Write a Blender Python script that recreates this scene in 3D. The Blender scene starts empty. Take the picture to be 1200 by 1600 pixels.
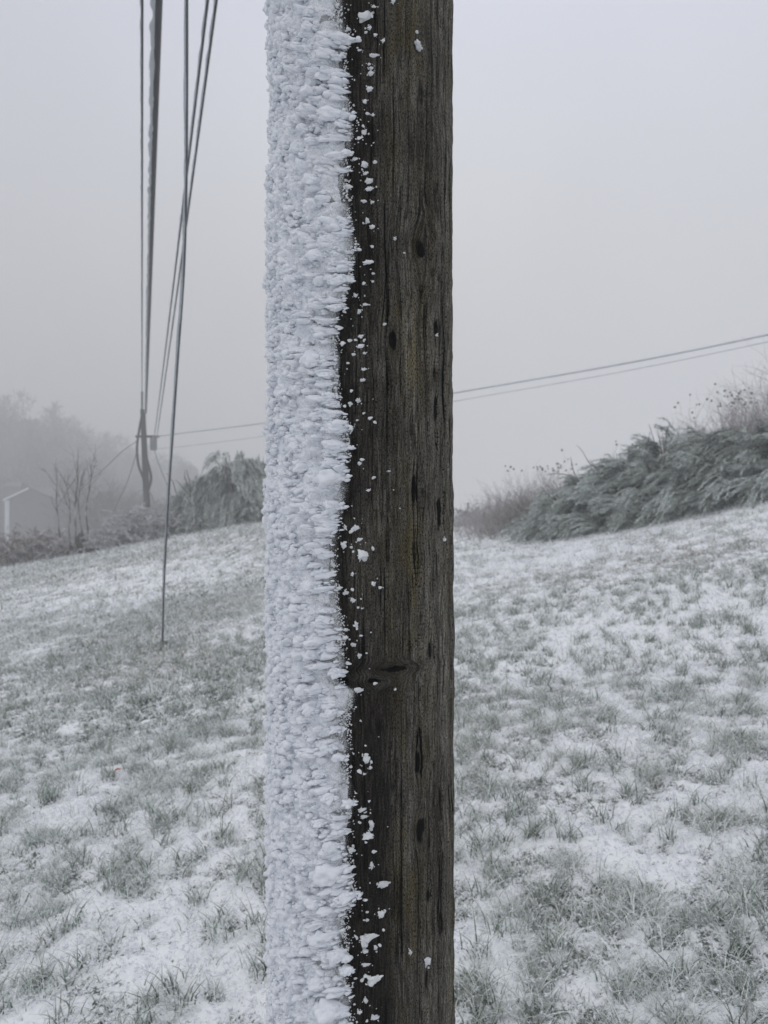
import bpy, math, random
import numpy as np
from mathutils import Vector
C = bpy.context.scene.collection
S = bpy.context.scene
random.seed(7); RNG = np.random.default_rng(11)
R = math.radians

# ------------------------------------------------------------------ camera
CAMZ = 1.5
FPX = 1202.0                      # focal length in pixels of the 1200 x 1600 photograph
cd = bpy.data.cameras.new('camera'); cam = bpy.data.objects.new('camera', cd); C.objects.link(cam)
cam.location = (0, 0, CAMZ); cam.rotation_euler = (R(90), 0, 0)
cd.sensor_fit = 'VERTICAL'; cd.sensor_height = 36; cd.lens = 36*FPX/1600
cd.clip_start = 0.05; cd.clip_end = 1500
cd.dof.use_dof = True; cd.dof.focus_distance = 1.17; cd.dof.aperture_fstop = 8.0
S.camera = cam

# ------------------------------------------------------------------ sky, sun, exposure
SUN_EL, SUN_AZ = 52, -125          # azimuth of the sun measured from +y towards +x
w = bpy.data.worlds.new('World'); S.world = w; w.use_nodes = True
nt = w.node_tree; nt.nodes.clear()
def wn(t, **k):
    n = nt.nodes.new(t)
    for a, b in k.items(): setattr(n, a, b)
    return n
out = wn('ShaderNodeOutputWorld'); bg = wn('ShaderNodeBackground')
sky = wn('ShaderNodeTexSky', sky_type='NISHITA', sun_disc=False)
sky.sun_elevation = R(SUN_EL); sky.sun_rotation = R(SUN_AZ); sky.air_density = 1.0; sky.dust_density = 4.0
tc = wn('ShaderNodeTexCoord'); sep = wn('ShaderNodeSeparateXYZ')
ramp = wn('ShaderNodeValToRGB')    # overcast cloud: a bright zenith, a dimmer horizon
e = ramp.color_ramp.elements
e[0].position = 0.0; e[0].color = (.455, .45, .45, 1)
e[1].position = 1.0; e[1].color = (1.12, 1.14, 1.20, 1)
m = e.new(.12); m.color = (.575, .57, .57, 1)
m = e.new(.30); m.color = (.66, .66, .675, 1)
m = e.new(.55); m.color = (.74, .765, .85, 1)
cl = wn('ShaderNodeTexNoise'); cl.inputs['Scale'].default_value = 1.6; cl.inputs['Detail'].default_value = 3
mr = wn('ShaderNodeMapRange'); mr.inputs['From Min'].default_value = .3; mr.inputs['From Max'].default_value = .7
mr.inputs['To Min'].default_value = .91; mr.inputs['To Max'].default_value = 1.09
mul = wn('ShaderNodeMix', data_type='RGBA', blend_type='MULTIPLY'); mul.inputs[0].default_value = 1
sk = wn('ShaderNodeMix', data_type='RGBA', blend_type='MULTIPLY'); sk.inputs[0].default_value = 1
sk.inputs[7].default_value = (.09, .09, .09, 1)
mx = wn('ShaderNodeMix', data_type='RGBA'); mx.inputs[0].default_value = .08
L = nt.links.new
xr_ = wn('ShaderNodeMapRange'); xr_.inputs['From Min'].default_value = -.5; xr_.inputs['From Max'].default_value = .15
xr_.inputs['To Min'].default_value = .88; xr_.inputs['To Max'].default_value = 1.0
xm_ = wn('ShaderNodeMath', operation='MULTIPLY'); L(sep.outputs['X'], xr_.inputs['Value']); L(mr.outputs[0], xm_.inputs[0]); L(xr_.outputs[0], xm_.inputs[1])
L(tc.outputs['Generated'], sep.inputs[0]); L(sep.outputs['Z'], ramp.inputs[0])
L(tc.outputs['Generated'], cl.inputs['Vector']); L(cl.outputs['Fac'], mr.inputs['Value'])
L(ramp.outputs[0], mul.inputs[6]); dg = wn('ShaderNodeVectorMath', operation='DISTANCE'); dg.inputs[1].default_value = (.02, .95, .20); L(tc.outputs['Generated'], dg.inputs[0])
gr_ = wn('ShaderNodeValToRGB'); gr_.color_ramp.interpolation = 'EASE'; ge = gr_.color_ramp.elements
ge[0].position = 0; ge[0].color = (1.055, 1.035, 1.0, 1); ge[1].position = .42; ge[1].color = (.985, .985, 1.0, 1); L(dg.outputs['Value'], gr_.inputs[0])
gm_ = wn('ShaderNodeMix', data_type='RGBA', blend_type='MULTIPLY'); gm_.inputs[0].default_value = 1; L(gr_.outputs[0], gm_.inputs[6]); L(xm_.outputs[0], gm_.inputs[7])
L(gm_.outputs[2], mul.inputs[7])
L(sky.outputs[0], sk.inputs[6]); L(mul.outputs[2], mx.inputs[6]); L(sk.outputs[2], mx.inputs[7])
L(mx.outputs[2], bg.inputs['Color']); bg.inputs['Strength'].default_value = 1.055
L(bg.outputs[0], out.inputs[0])

ld = bpy.data.lights.new('sun', 'SUN'); sun = bpy.data.objects.new('sun', ld); C.objects.link(sun)
ld.energy = 0.5; ld.angle = R(30); ld.color = (1, .97, .93)
dv = Vector((math.sin(R(SUN_AZ))*math.cos(R(SUN_EL)), math.cos(R(SUN_AZ))*math.cos(R(SUN_EL)), math.sin(R(SUN_EL))))
sun.rotation_euler = dv.to_track_quat('Z', 'Y').to_euler(); sun.location = (-5, -5, 9)
S.view_settings.view_transform = 'Standard'; S.view_settings.look = 'None'
S.view_settings.exposure = 0.0; S.view_settings.gamma = 1; S.view_settings.use_curve_mapping = False
S.cycles.volume_bounces = 2; S.cycles.max_bounces = 7; S.cycles.diffuse_bounces = 5
S.cycles.use_denoising = True

# ------------------------------------------------------------------ helpers
def _h(ix, iy, iz, s):
    n = (ix.astype(np.int64)*374761393 + iy.astype(np.int64)*668265263 + iz.astype(np.int64)*2147483647 + s*974634777) & 0xffffffff
    n = ((n ^ (n >> 13))*1274126177) & 0xffffffff
    n = ((n ^ (n >> 16))*2246822519) & 0xffffffff
    return ((n ^ (n >> 15)) & 0xffffff)/float(0xffffff)
def vn(x, y, z=0.0, s=0):
    x, y, z = np.broadcast_arrays(np.asarray(x, float), np.asarray(y, float), np.asarray(z, float))
    ix, iy, iz = np.floor(x), np.floor(y), np.floor(z)
    fx, fy, fz = x-ix, y-iy, z-iz
    fx, fy, fz = [f*f*(3-2*f) for f in (fx, fy, fz)]
    r = 0
    for a in (0, 1):
        for b in (0, 1):
            for c in (0, 1):
                r = r + _h(ix+a, iy+b, iz+c, s)*(fx if a else 1-fx)*(fy if b else 1-fy)*(fz if c else 1-fz)
    return r
def fbm(x, y, z=0.0, s=0, o=4, g=.5):
    t, a, n = 0, 1., 0
    for k in range(o):
        t = t + a*vn(x*2**k+k*7.3, y*2**k+k*3.1, np.asarray(z)*2**k, s+k); n += a; a *= g
    return t/n
def smooth(a, b, x):
    t = np.clip((x-a)/(b-a), 0, 1); return t*t*(3-2*t)

def mesh_np(name, V, F, mat, parent=None, attrs=None, smooth_sh=True):
    V = np.asarray(V, np.float32); F = np.asarray(F, np.int32)
    me = bpy.data.meshes.new(name)
    k = F.shape[1]
    me.vertices.add(len(V)); me.vertices.foreach_set('co', V.ravel())
    me.loops.add(F.size); me.loops.foreach_set('vertex_index', F.ravel())
    me.polygons.add(len(F)); me.polygons.foreach_set('loop_start', np.arange(0, F.size, k, dtype=np.int32))
    me.polygons.foreach_set('use_smooth', np.full(len(F), smooth_sh))
    for an, av in (attrs or {}).items():
        av = np.asarray(av, np.float32)
        if av.ndim == 2: me.attributes.new(an, 'FLOAT_VECTOR', 'POINT').data.foreach_set('vector', av.ravel())
        else: me.attributes.new(an, 'FLOAT', 'POINT').data.foreach_set('value', av)
    me.update(calc_edges=True); me.validate()
    me.materials.append(mat)
    o = bpy.data.objects.new(name, me); C.objects.link(o)
    if parent: o.parent = parent
    return o
def tag(o, label=None, cat=None, group=None, kind=None):
    if label: o['label'] = label
    if cat: o['category'] = cat
    if group: o['group'] = group
    if kind: o['kind'] = kind
    return o
def empty(name, loc=(0, 0, 0)):
    o = bpy.data.objects.new(name, None); C.objects.link(o); o.location = loc; o.empty_display_size = .1
    return o
def keep(o, root):
    """parent a mesh built in world coordinates under an empty that stands elsewhere"""
    o.parent = root; o.location = Vector((0, 0, 0)) - root.location
    return o
def P(px, py, d):                  # the world point at depth d that the photograph shows at (px, py)
    return np.array(((px-600)/FPX*d, d, CAMZ+(800-py)/FPX*d))

def ico(n):
    t = (1+5**.5)/2
    v = [(-1,t,0),(1,t,0),(-1,-t,0),(1,-t,0),(0,-1,t),(0,1,t),(0,-1,-t),(0,1,-t),(t,0,-1),(t,0,1),(-t,0,-1),(-t,0,1)]
    v = [np.array(p)/np.linalg.norm(p) for p in v]
    f = [(0,11,5),(0,5,1),(0,1,7),(0,7,10),(0,10,11),(1,5,9),(5,11,4),(11,10,2),(10,7,6),(7,1,8),
         (3,9,4),(3,4,2),(3,2,6),(3,6,8),(3,8,9),(4,9,5),(2,4,11),(6,2,10),(8,6,7),(9,8,1)]
    for _ in range(n):
        cache, nf = {}, []
        def mid(a, b):
            k = (min(a, b), max(a, b))
            if k not in cache:
                p = v[a]+v[b]; v.append(p/np.linalg.norm(p)); cache[k] = len(v)-1
            return cache[k]
        for a, b, c in f:
            x, y, z = mid(a, b), mid(b, c), mid(c, a)
            nf += [(a,x,z),(b,y,x),(c,z,y),(x,y,z)]
        f = nf
    return np.array(v), np.array(f)
ICO = [ico(k) for k in range(4)]

def lumps(pos, axis, size, lvl, rough=.35, taper=.35, seed=0, freq=1.7):
    """pos (N,3); axis (N,3) growth direction; size (N,3) half-sizes along axis / sideways / up. One (V, F) of all"""
    U, F = ICO[lvl]; N = len(pos)
    a = axis/np.linalg.norm(axis, axis=1, keepdims=True)
    up = np.tile(np.array([0, 0, 1.]), (N, 1)); 
    s = np.cross(up, a); s /= np.linalg.norm(s, axis=1, keepdims=True)+1e-9
    u = np.cross(a, s)
    off = RNG.random((N, 1, 3))*200
    q = U[None]*freq+off
    r = 1+rough*(fbm(q[..., 0], q[..., 1], q[..., 2], seed, 2)-.5)*2
    W = U[None]*r[..., None]
    t = W[..., 0:1]                                        # fat towards the wind, thin where it leaves the surface
    W = np.concatenate([t, W[..., 1:]*(1+taper*t)], axis=2)*size[:, None, :]
    V = pos[:, None] + W[..., 0:1]*a[:, None] + W[..., 1:2]*s[:, None] + W[..., 2:3]*u[:, None]
    FF = F[None]+(np.arange(N)*len(U))[:, None, None]
    return V.reshape(-1, 3), FF.reshape(-1, 3)
def join(parts):
    VV, FF, n = [], [], 0
    for V, F in parts:
        VV.append(V); FF.append(F+n); n += len(V)
    return np.concatenate(VV), np.concatenate(FF)

def tubes(lines, sides=5):
    """lines: list of (pts (K,3), radii (K,)) -> quads"""
    VV, FF, n = [], [], 0
    ang = np.arange(sides)/sides*2*np.pi
    for p, r in lines:
        p = np.asarray(p, float); r = np.broadcast_to(r, (len(p),))
        t = np.gradient(p, axis=0); t /= np.linalg.norm(t, axis=1, keepdims=True)+1e-9
        ref = np.array([0, 0, 1.]) if abs(t[:, 2]).mean() < .8 else np.array([1., 0, 0])
        a = np.cross(t, ref); a /= np.linalg.norm(a, axis=1, keepdims=True)+1e-9
        b = np.cross(t, a)
        ring = p[:, None]+r[:, None, None]*(np.cos(ang)[None, :, None]*a[:, None]+np.sin(ang)[None, :, None]*b[:, None])
        K = len(p); VV.append(ring.reshape(-1, 3))
        i = np.arange(K-1)[:, None]*sides; j = np.arange(sides)[None]; j2 = (j+1) % sides
        FF.append(np.stack([i+j, i+j2, i+sides+j2, i+sides+j], -1).reshape(-1, 4)+n)
        caps = np.array([[n+k, n+k+1, n+(k+2) % sides, n+(k+2) % sides] for k in ()]) if 0 else None
        n += K*sides
    return np.concatenate(VV), np.concatenate(FF)
def catmull(pts, n=12):
    p = [np.array(q, float) for q in pts]; p = [2*p[0]-p[1]]+p+[2*p[-1]-p[-2]]; o = []
    for i in range(1, len(p)-2):
        for k in range(n):
            t = k/n
            o.append(.5*((2*p[i])+(-p[i-1]+p[i+1])*t+(2*p[i-1]-5*p[i]+4*p[i+1]-p[i+2])*t*t+(-p[i-1]+3*p[i]-3*p[i+1]+p[i+2])*t**3))
    o.append(p[-2]); return np.array(o)
def box(x0, x1, y0, y1, z0, z1):
    V = np.array([(x, y, z) for z in (z0, z1) for y in (y0, y1) for x in (x0, x1)], float)
    F = np.array([(0,2,3,1),(4,5,7,6),(0,1,5,4),(2,6,7,3),(0,4,6,2),(1,3,7,5)])
    return V, F

# ------------------------------------------------------------------ materials
def mat(name):
    m = bpy.data.materials.new(name); m.use_nodes = True
    n = m.node_tree; b = n.nodes['Principled BSDF']
    b.inputs['Specular IOR Level'].default_value = .25
    return m, n, b
def node(n, t, ins=None, **k):
    x = n.nodes.new(t)
    for a, v in k.items(): setattr(x, a, v)
    for a, v in (ins or {}).items():
        if hasattr(v, 'links') or isinstance(v, bpy.types.NodeSocket): n.links.new(v, x.inputs[a])
        else: x.inputs[a].default_value = v
    return x
def noise(n, vec, scale, detail=4, rough=.55):
    return node(n, 'ShaderNodeTexNoise', {'Vector': vec, 'Scale': scale, 'Detail': detail, 'Roughness': rough}).outputs['Fac']
def rampn(n, fac, stops):
    r = node(n, 'ShaderNodeValToRGB', {'Fac': fac}); el = r.color_ramp.elements
    while len(el) < len(stops): el.new(.5)
    for q, (p, c) in zip(el, stops):
        q.position = p; q.color = (*c, 1) if len(c) == 3 else c
    return r.outputs['Color']
def g3(v): return (v, v, v)
def mixc(n, f, a, b, mode='MIX'):
    x = node(n, 'ShaderNodeMix', data_type='RGBA', blend_type=mode)
    for i, v in ((0, f), (6, a), (7, b)):
        if isinstance(v, bpy.types.NodeSocket): n.links.new(v, x.inputs[i])
        else: x.inputs[i].default_value = (*v, 1) if isinstance(v, tuple) else v
    return x.outputs[2]
def math_(n, op, a, b=0.0, clamp=False):
    x = node(n, 'ShaderNodeMath', operation=op, use_clamp=clamp)
    for i, v in ((0, a), (1, b)):
        if isinstance(v, bpy.types.NodeSocket): n.links.new(v, x.inputs[i])
        else: x.inputs[i].default_value = v
    return x.outputs[0]
def attr(n, name, what='Fac'): return node(n, 'ShaderNodeAttribute', attribute_name=name).outputs[what]
def bump(n, b, h, strength, dist):
    x = node(n, 'ShaderNodeBump', {'Height': h, 'Strength': strength, 'Distance': dist}); n.links.new(x.outputs[0], b.inputs['Normal'])
    return x
def geo(n): return node(n, 'ShaderNodeNewGeometry').outputs['Position']
def obj(n): return node(n, 'ShaderNodeTexCoord').outputs['Object']

def simple(name, col, rough=.8, var=.25, scale=20, bumpd=0):
    m, n, b = mat(name); o = obj(n)
    f = noise(n, o, scale)
    c = rampn(n, f, [(.3, tuple(v*(1-var) for v in col)), (.7, tuple(min(1, v*(1+var)) for v in col))])
    n.links.new(c, b.inputs['Base Color']); b.inputs['Roughness'].default_value = rough
    if bumpd: bump(n, b, noise(n, o, scale*3), .6, bumpd)
    return m

# rime ice
m, n, b = mat('rime_ice'); M_ICE = m; o = obj(n)
c = rampn(n, noise(n, o, 45, 4), [(.3, (.77, .81, .87)), (.65, (.875, .90, .94))])
thin = math_(n, 'ADD', attr(n, 'thin'), math_(n, 'MULTIPLY', math_(n, 'SUBTRACT', noise(n, o, 420, 3, .7), .5), 1.3))
thin = math_(n, 'MULTIPLY', rampn(n, thin, [(.06, g3(0)), (.62, g3(.85))]), rampn(n, attr(n, 'thin'), [(.02, g3(0)), (.15, g3(1))]))
c = mixc(n, thin, c, (.26, .268, .275))
n.links.new(c, b.inputs['Base Color']); b.inputs['Roughness'].default_value = .55

h = math_(n, 'ADD', noise(n, o, 330, 5, .7), math_(n, 'MULTIPLY', noise(n, o, 1100, 2, .6), .5))
bump(n, b, h, .6, .0028)
# granular frost at the ragged edge
m, n, b = mat('granular_frost'); M_FROST = m; o = obj(n)
c = rampn(n, noise(n, o, 60, 3), [(.3, (.58, .60, .62)), (.7, (.80, .82, .84))])
n.links.new(c, b.inputs['Base Color']); b.inputs['Roughness'].default_value = .6
bump(n, b, noise(n, o, 700, 3), .5, .002)

# weathered wood of the near pole
m, n, b = mat('weathered_wood'); M_WOOD = m
gv = attr(n, 'grain', 'Vector')
def gm(sx, sy, off=(0, 0, 0)): return node(n, 'ShaderNodeMapping', {'Vector': gv, 'Scale': (sx, sy, 1), 'Location': off}).outputs[0]
fib = noise(n, gm(330, 26), 1, 6, .72)
fib2 = noise(n, gm(110, 7, (3, 1, 0)), 1, 5, .65)
crk = noise(n, gm(120, 2.6, (9, 4, 0)), 1, 6, .72)
gran = noise(n, gm(620, 240, (5, 5, 0)), 1, 4, .75)
blot = noise(n, gm(11, 5, (2, 8, 0)), 1, 4, .6)
moss = noise(n, gm(24, 6, (12, 2, 0)), 1, 5, .65)
base = rampn(n, fib, [(.36, (.028, .025, .021)), (.49, (.115, .109, .094)), (.61, (.36, .35, .315))])
base = mixc(n, rampn(n, fib2, [(.42, g3(.0)), (.60, g3(.7))]), base, rampn(n, gran, [(.38, (.055, .050, .042)), (.60, (.34, .33, .30))]))
mossf = math_(n, 'MULTIPLY', rampn(n, moss, [(.46, g3(0)), (.60, g3(.8))]), attr(n, 'moss'))
base = mixc(n, mossf, base, rampn(n, gran, [(.40, (.065, .054, .025)), (.62, (.30, .26, .135))]))
wet = math_(n, 'ADD', attr(n, 'wet'), math_(n, 'MULTIPLY', math_(n, 'SUBTRACT', blot, .5), 1.6), True)
strk = noise(n, gm(34, 1.3, (4, 6, 0)), 1, 4, .6)
base = mixc(n, 1.0, base, rampn(n, strk, [(.36, (.50, .48, .44)), (.52, (.92, .90, .86)), (.66, (1.25, 1.22, 1.15))]), 'MULTIPLY')
base = mixc(n, math_(n, 'MULTIPLY', wet, .93), base, rampn(n, fib, [(.42, (.004, .0035, .003)), (.62, (.030, .026, .022))]))
base = mixc(n, rampn(n, gran, [(.40, g3(.9)), (.48, g3(0))]), base, (.006, .0055, .005))
ck = rampn(n, crk, [(.38, g3(1)), (.43, g3(0))])
base = mixc(n, ck, base, (.004, .004, .004))
pt = math_(n, 'ADD', math_(n, 'MULTIPLY', attr(n, 'pit'), 1.35), math_(n, 'MULTIPLY', math_(n, 'SUBTRACT', fib, .62), 2.2))
pt = math_(n, 'MULTIPLY', rampn(n, pt, [(.25, g3(0)), (.6, g3(1))]), rampn(n, attr(n, 'pit'), [(.02, g3(0)), (.15, g3(1))]))
base = mixc(n, pt, base, (.006, .006, .006))
fine = rampn(n, noise(n, gm(1000, 520, (1, 2, 0)), 1, 1), [(.70, g3(0)), (.78, g3(.6))])
base = mixc(n, fine, base, (.40, .41, .41))
rime = math_(n, 'ADD', attr(n, 'rime'), math_(n, 'MULTIPLY', math_(n, 'SUBTRACT', noise(n, gm(900, 800, (7, 7, 0)), 1, 3, .7), .5), 2.6))
base = mixc(n, math_(n, 'MULTIPLY', rampn(n, rime, [(.45, g3(0)), (.72, g3(1))]), rampn(n, attr(n, 'rime'), [(.03, g3(0)), (.12, g3(1))])), base, (.66, .68, .70))
n.links.new(base, b.inputs['Base Color']); b.inputs['Roughness'].default_value = .85
b.inputs['Specular IOR Level'].default_value = .12
h = math_(n, 'ADD', math_(n, 'MULTIPLY', fib, .8), math_(n, 'MULTIPLY', gran, .5))
h = math_(n, 'ADD', h, math_(n, 'MULTIPLY', fib2, .9))
h = math_(n, 'SUBTRACT', h, math_(n, 'MULTIPLY', ck, 1.0))
bump(n, b, h, 1.0, .006)

# snow-dusted ground
m, n, b = mat('snowy_ground'); M_GROUND = m; p = geo(n)
sn = attr(n, 'snow')
f1 = noise(n, p, 26, 5, .62); f2 = noise(n, p, 90, 3, .6); f3 = noise(n, p, 7, 4, .6)
k = math_(n, 'ADD', math_(n, 'ADD', math_(n, 'MULTIPLY', sn, .75), .24), math_(n, 'MULTIPLY', math_(n, 'SUBTRACT', f1, .5), 2.6))
k = math_(n, 'ADD', k, math_(n, 'MULTIPLY', math_(n, 'SUBTRACT', f2, .5), 1.7))
soil = rampn(n, f3, [(.3, (.045, .06, .045)), (.7, (.12, .15, .118))])
soil = mixc(n, attr(n, 'dead'), soil, (.20, .175, .155))
snowc = rampn(n, f2, [(.3, (.82, .84, .85)), (.7, (.90, .91, .92))])
c = mixc(n, rampn(n, k, [(.22, g3(.0)), (.62, g3(1))]), soil, snowc)
n.links.new(c, b.inputs['Base Color']); b.inputs['Roughness'].default_value = .8
bump(n, b, math_(n, 'ADD', f1, math_(n, 'MULTIPLY', f2, .5)), .5, .02)

# frosted grass
m, n, b = mat('frosted_grass'); M_GRASS = m; p = geo(n)
fr = attr(n, 'frost')
k = math_(n, 'ADD', fr, math_(n, 'MULTIPLY', math_(n, 'SUBTRACT', noise(n, p, 160, 3), .5), .9), True)
green = mixc(n, attr(n, 'dead'), (.098, .140, .098), (.25, .205, .155))
c = mixc(n, k, green, (.81, .85, .83))
n.links.new(c, b.inputs['Base Color']); b.inputs['Roughness'].default_value = .7
M_CRUMB = simple('snow_crumb', (.80, .815, .86), .7, .08, 60, .004)

def foliage_mat(name, dark, frost, amt=.5):
    m, n, b = mat(name); p = geo(n)
    k = math_(n, 'ADD', attr(n, 'frost'), math_(n, 'MULTIPLY', math_(n, 'SUBTRACT', noise(n, p, 9, 3), .5), amt), True)
    c = mixc(n, k, dark, frost)
    n.links.new(c, b.inputs['Base Color']); b.inputs['Roughness'].default_value = .8
    return m
M_JUNIPER = foliage_mat('frosted_conifer', (.040, .056, .048), (.60, .65, .62))
M_WEEP = foliage_mat('frosted_weeping_leaves', (.038, .046, .038), (.58, .62, .59))
M_TWIG = foliage_mat('frosted_twigs', (.085, .074, .072), (.64, .64, .66))
M_BROWN = foliage_mat('brown_dead_stems', (.15, .125, .115), (.62, .61, .61))
M_FAR = foliage_mat('far_wood', (.038, .038, .036), (.12, .12, .12), .0)
M_BARK = simple('dark_bark', (.055, .047, .040), .9, .35, 30, .01)
M_POLEFAR = simple('dark_pole_wood', (.05, .046, .043), .9, .3, 12, .01)
M_CABLE = simple('black_cable_sheath', (.022, .023, .026), .45, .2, 40)
M_WIRE = simple('galvanised_wire', (.10, .105, .11), .45, .25, 60)
M_FROSTWIRE = simple('frosted_wire', (.26, .265, .27), .6, .2, 30)
M_CABICE = simple('cable_ice', (.48, .51, .55), .35, .12, 50, .004)
M_METAL = simple('grey_metal', (.24, .245, .25), .5, .15, 20)
M_WALLH = simple('grey_render', (.09, .09, .093), .9, .15, 3)
M_WHITE = simple('white_paint', (.60, .62, .66), .7, .06, 6)
M_ROOF = simple('snowy_slate', (.22, .22, .23), .8, .2, 3)
M_SNOWROOF = simple('thin_roof_snow', (.12, .12, .123), .8, .1, 3)
M_LEAF = simple('rust_leaf', (.42, .10, .03), .6, .3, 60)

# ------------------------------------------------------------------ terrain
CX = np.array([-60, -12, -8, -4, -1, 1.8, 3.3, 6, 9, 60.]); CY = np.array([23, 23.5, 25.5, 28, 26, 18.5, 16.5, 17, 19, 24.])
def G0(x, y):
    x = np.asarray(x, float); y = np.asarray(y, float)
    yc = np.interp(x, CX, CY)
    yy = np.minimum(y, yc); s = np.maximum(0, y-yc)
    xs = 26*np.tanh(x/26)
    z = .118*xs+.05*yy-.10
    z = z+.05*(fbm(x*.22, y*.22, 0, 5, 3)-.5)*2*smooth(1, 8, y)
    z = z+.016*np.clip(x, 0, 9)**2*smooth(5, 12, y)+.55*np.exp(-((x+4)/6)**2)*smooth(13, 27, y)
    base = z-(s*s/(s+9))*.26
    return np.maximum(base, -5+.2*(z)+.3*np.sin(x*.07)+26*np.exp(-((x+120)/62)**2)*smooth(120, 215, y))
def snowmask(x, y):
    """0 = grass shows, 1 = closed snow"""
    v = (fbm(x*1.3+3, y*1.1, 0, 21, 3)-.5)*.7+.55+(fbm(x*3.1, y*2.7, 0, 25, 2)-.5)*.8
    v = v+(fbm(x*11, y*11, 0, 31, 3)-.5)*2.5
    v = v+.16*smooth(5.5, 3.5, y)*smooth(.6, -.2, x)-.42*smooth(5.5, 9, y)*smooth(1.0, -1.0, x)+.06*smooth(5, 9, y)*smooth(0, 2, x)
    for px, py, d, rx, ry, a in PATCH:
        q = P(px, py, d); v = v+a*.75*np.exp(-((x-q[0])/rx)**2-((y-q[1])/ry)**2)
    v = v+.10*smooth(-2, 3, x)
    return v
def deadmask(x, y):
    v = (fbm(x*.5+9, y*.5, 0, 41, 3)-.5)*2.2
    for px, py, d, rx, ry, a in DEAD:
        q = P(px, py, d); v = v+a*np.exp(-((x-q[0])/rx)**2-((y-q[1])/ry)**2)
    return np.clip(v, 0, 1)
def gdepth(px, py):
    lo, hi = .8, 30.
    u = (px-600)/FPX; t = (py-800)/FPX
    ds = np.linspace(.8, 30, 1500); z = G0(u*ds, ds); ray = CAMZ-t*ds
    i = np.argmax(z >= ray); return float(ds[i]) if z[i] >= ray[i] else 25.
PATCH, DEAD = [], []
for px, py, wpx, hpx, a in [(270, 905, 170, 38, .75), (120, 925, 60, 20, .35), (75, 1015, 45, 22, .9), (390, 990, 90, 14, .9), (300, 1060, 210, 50, -.75),
        (170, 1000, 120, 30, -.6), (350, 930, 80, 25, -.6), (240, 960, 100, 25, -.5), (1000, 990, 230, 60, .65), (1130, 930, 100, 30, .6),
        (900, 1020, 120, 25, .45), (860, 870, 120, 20, .5), (1000, 885, 150, 24, -.55), (760, 1130, 70, 50, -.5),
        (270, 1310, 150, 60, .35), (80, 1500, 60, 40, .35), (310, 1520, 60, 60, .5), (120, 1180, 100, 50, -.3),
        (850, 1320, 110, 40, .45), (1050, 1290, 120, 50, .25), (900, 1440, 200, 50, -.35), (740, 1500, 50, 30, .5), (1130, 1200, 90, 30, -.4)]:
    d = gdepth(px, py); d2 = gdepth(px, py-hpx); d3 = gdepth(px, py+hpx)
    PATCH.append((px, py, d, wpx/FPX*d, max(.08, abs(d2-d3)/2), a))
for px, py, wpx, hpx, a in [(1020, 880, 170, 30, .8), (240, 1045, 150, 30, .7), (860, 1000, 60, 20, .3), (380, 1120, 60, 40, .3)]:
    d = gdepth(px, py); PATCH.append; d2 = gdepth(px, py-hpx); d3 = gdepth(px, py+hpx)
    DEAD.append((px, py, d, wpx/FPX*d, max(.1, abs(d2-d3)/2), a))
def relief(x, y, sm):
    f = smooth(16, 4, np.abs(y)+np.abs(x)*.3)
    k = smooth(.2, .9, sm)
    r = (fbm(x*9, y*9, 0, 51, 3)-.5)*.045+(fbm(x*34, y*34, 0, 61, 3)-.5)*.022*(1-.6*k)
    return r*(.25+.75*f)+.018*k
def G(x, y):
    x = np.asarray(x, float); y = np.asarray(y, float)
    return G0(x, y)+relief(x, y, snowmask(x, y))
def axisgrid(fine0, fine1, step, lo, hi, gr=1.045, mx=6):
    a = list(np.arange(fine0, fine1, step)); s = step; v = a[-1]
    while v < hi: s = min(s*gr, mx); v += s; a.append(v)
    s = step; v = a[0]; L_ = []
    while v > lo: s = min(s*gr, mx); v -= s; L_.append(v)
    return np.array(L_[::-1]+a)
xs = axisgrid(-3.0, 3.0, .016, -180, 180, 1.03); ys = axisgrid(1.4, 6.5, .016, -40, 250, 1.022)
X, Y = np.meshgrid(xs, ys); sm = snowmask(X, Y)
Z = G0(X, Y)+relief(X, Y, sm)
nx, ny = len(xs), len(ys)
i = np.arange(ny-1)[:, None]*nx; j = np.arange(nx-1)[None]
F = np.stack([i+j, i+j+1, i+nx+j+1, i+nx+j], -1).reshape(-1, 4)
ground = mesh_np('ground', np.stack([X, Y, Z], -1).reshape(-1, 3), F, M_GROUND, None,
                 {'snow': np.clip(sm, 0, 1).ravel(), 'dead': deadmask(X, Y).ravel()*.8})
tag(ground, kind='structure')
print('ground', len(xs), len(ys))

# ------------------------------------------------------------------ grass
def blades(x, y, h, wd, nseg, lean, frost, dead):
    N = len(x); z = G(x, y)-.006
    th = RNG.random(N)*2*np.pi
    dx, dy = np.cos(th), np.sin(th)
    k = np.linspace(0, 1, nseg+1)
    horiz = (lean*h)[:, None]*k**1.8
    vert = h[:, None]*(k-.25*np.minimum(lean, 1.4)[:, None]*k**2.2)
    fa = RNG.random(N)*2*np.pi                     # blade faces any way
    sx, sy = np.cos(fa), np.sin(fa)
    half = wd[:, None]*.5*(1-.86*k**1.6)
    cx = x[:, None]+dx[:, None]*horiz; cy = y[:, None]+dy[:, None]*horiz; cz = z[:, None]+vert
    A = np.stack([cx-sx[:, None]*half, cy-sy[:, None]*half, cz], -1)
    B = np.stack([cx+sx[:, None]*half, cy+sy[:, None]*half, cz], -1)
    V = np.stack([A, B], 2).reshape(-1, 3)
    n2 = (nseg+1)*2
    q = np.array([[2*s, 2*s+1, 2*s+3, 2*s+2] for s in range(nseg)])
    F = (q[None]+(np.arange(N)*n2)[:, None, None]).reshape(-1, 4)
    fr = np.repeat(frost, n2)+np.tile(np.repeat(np.linspace(-.22, .18, nseg+1), 2), N); dd = np.repeat(dead, n2)
    return V, F, fr, dd
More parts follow.
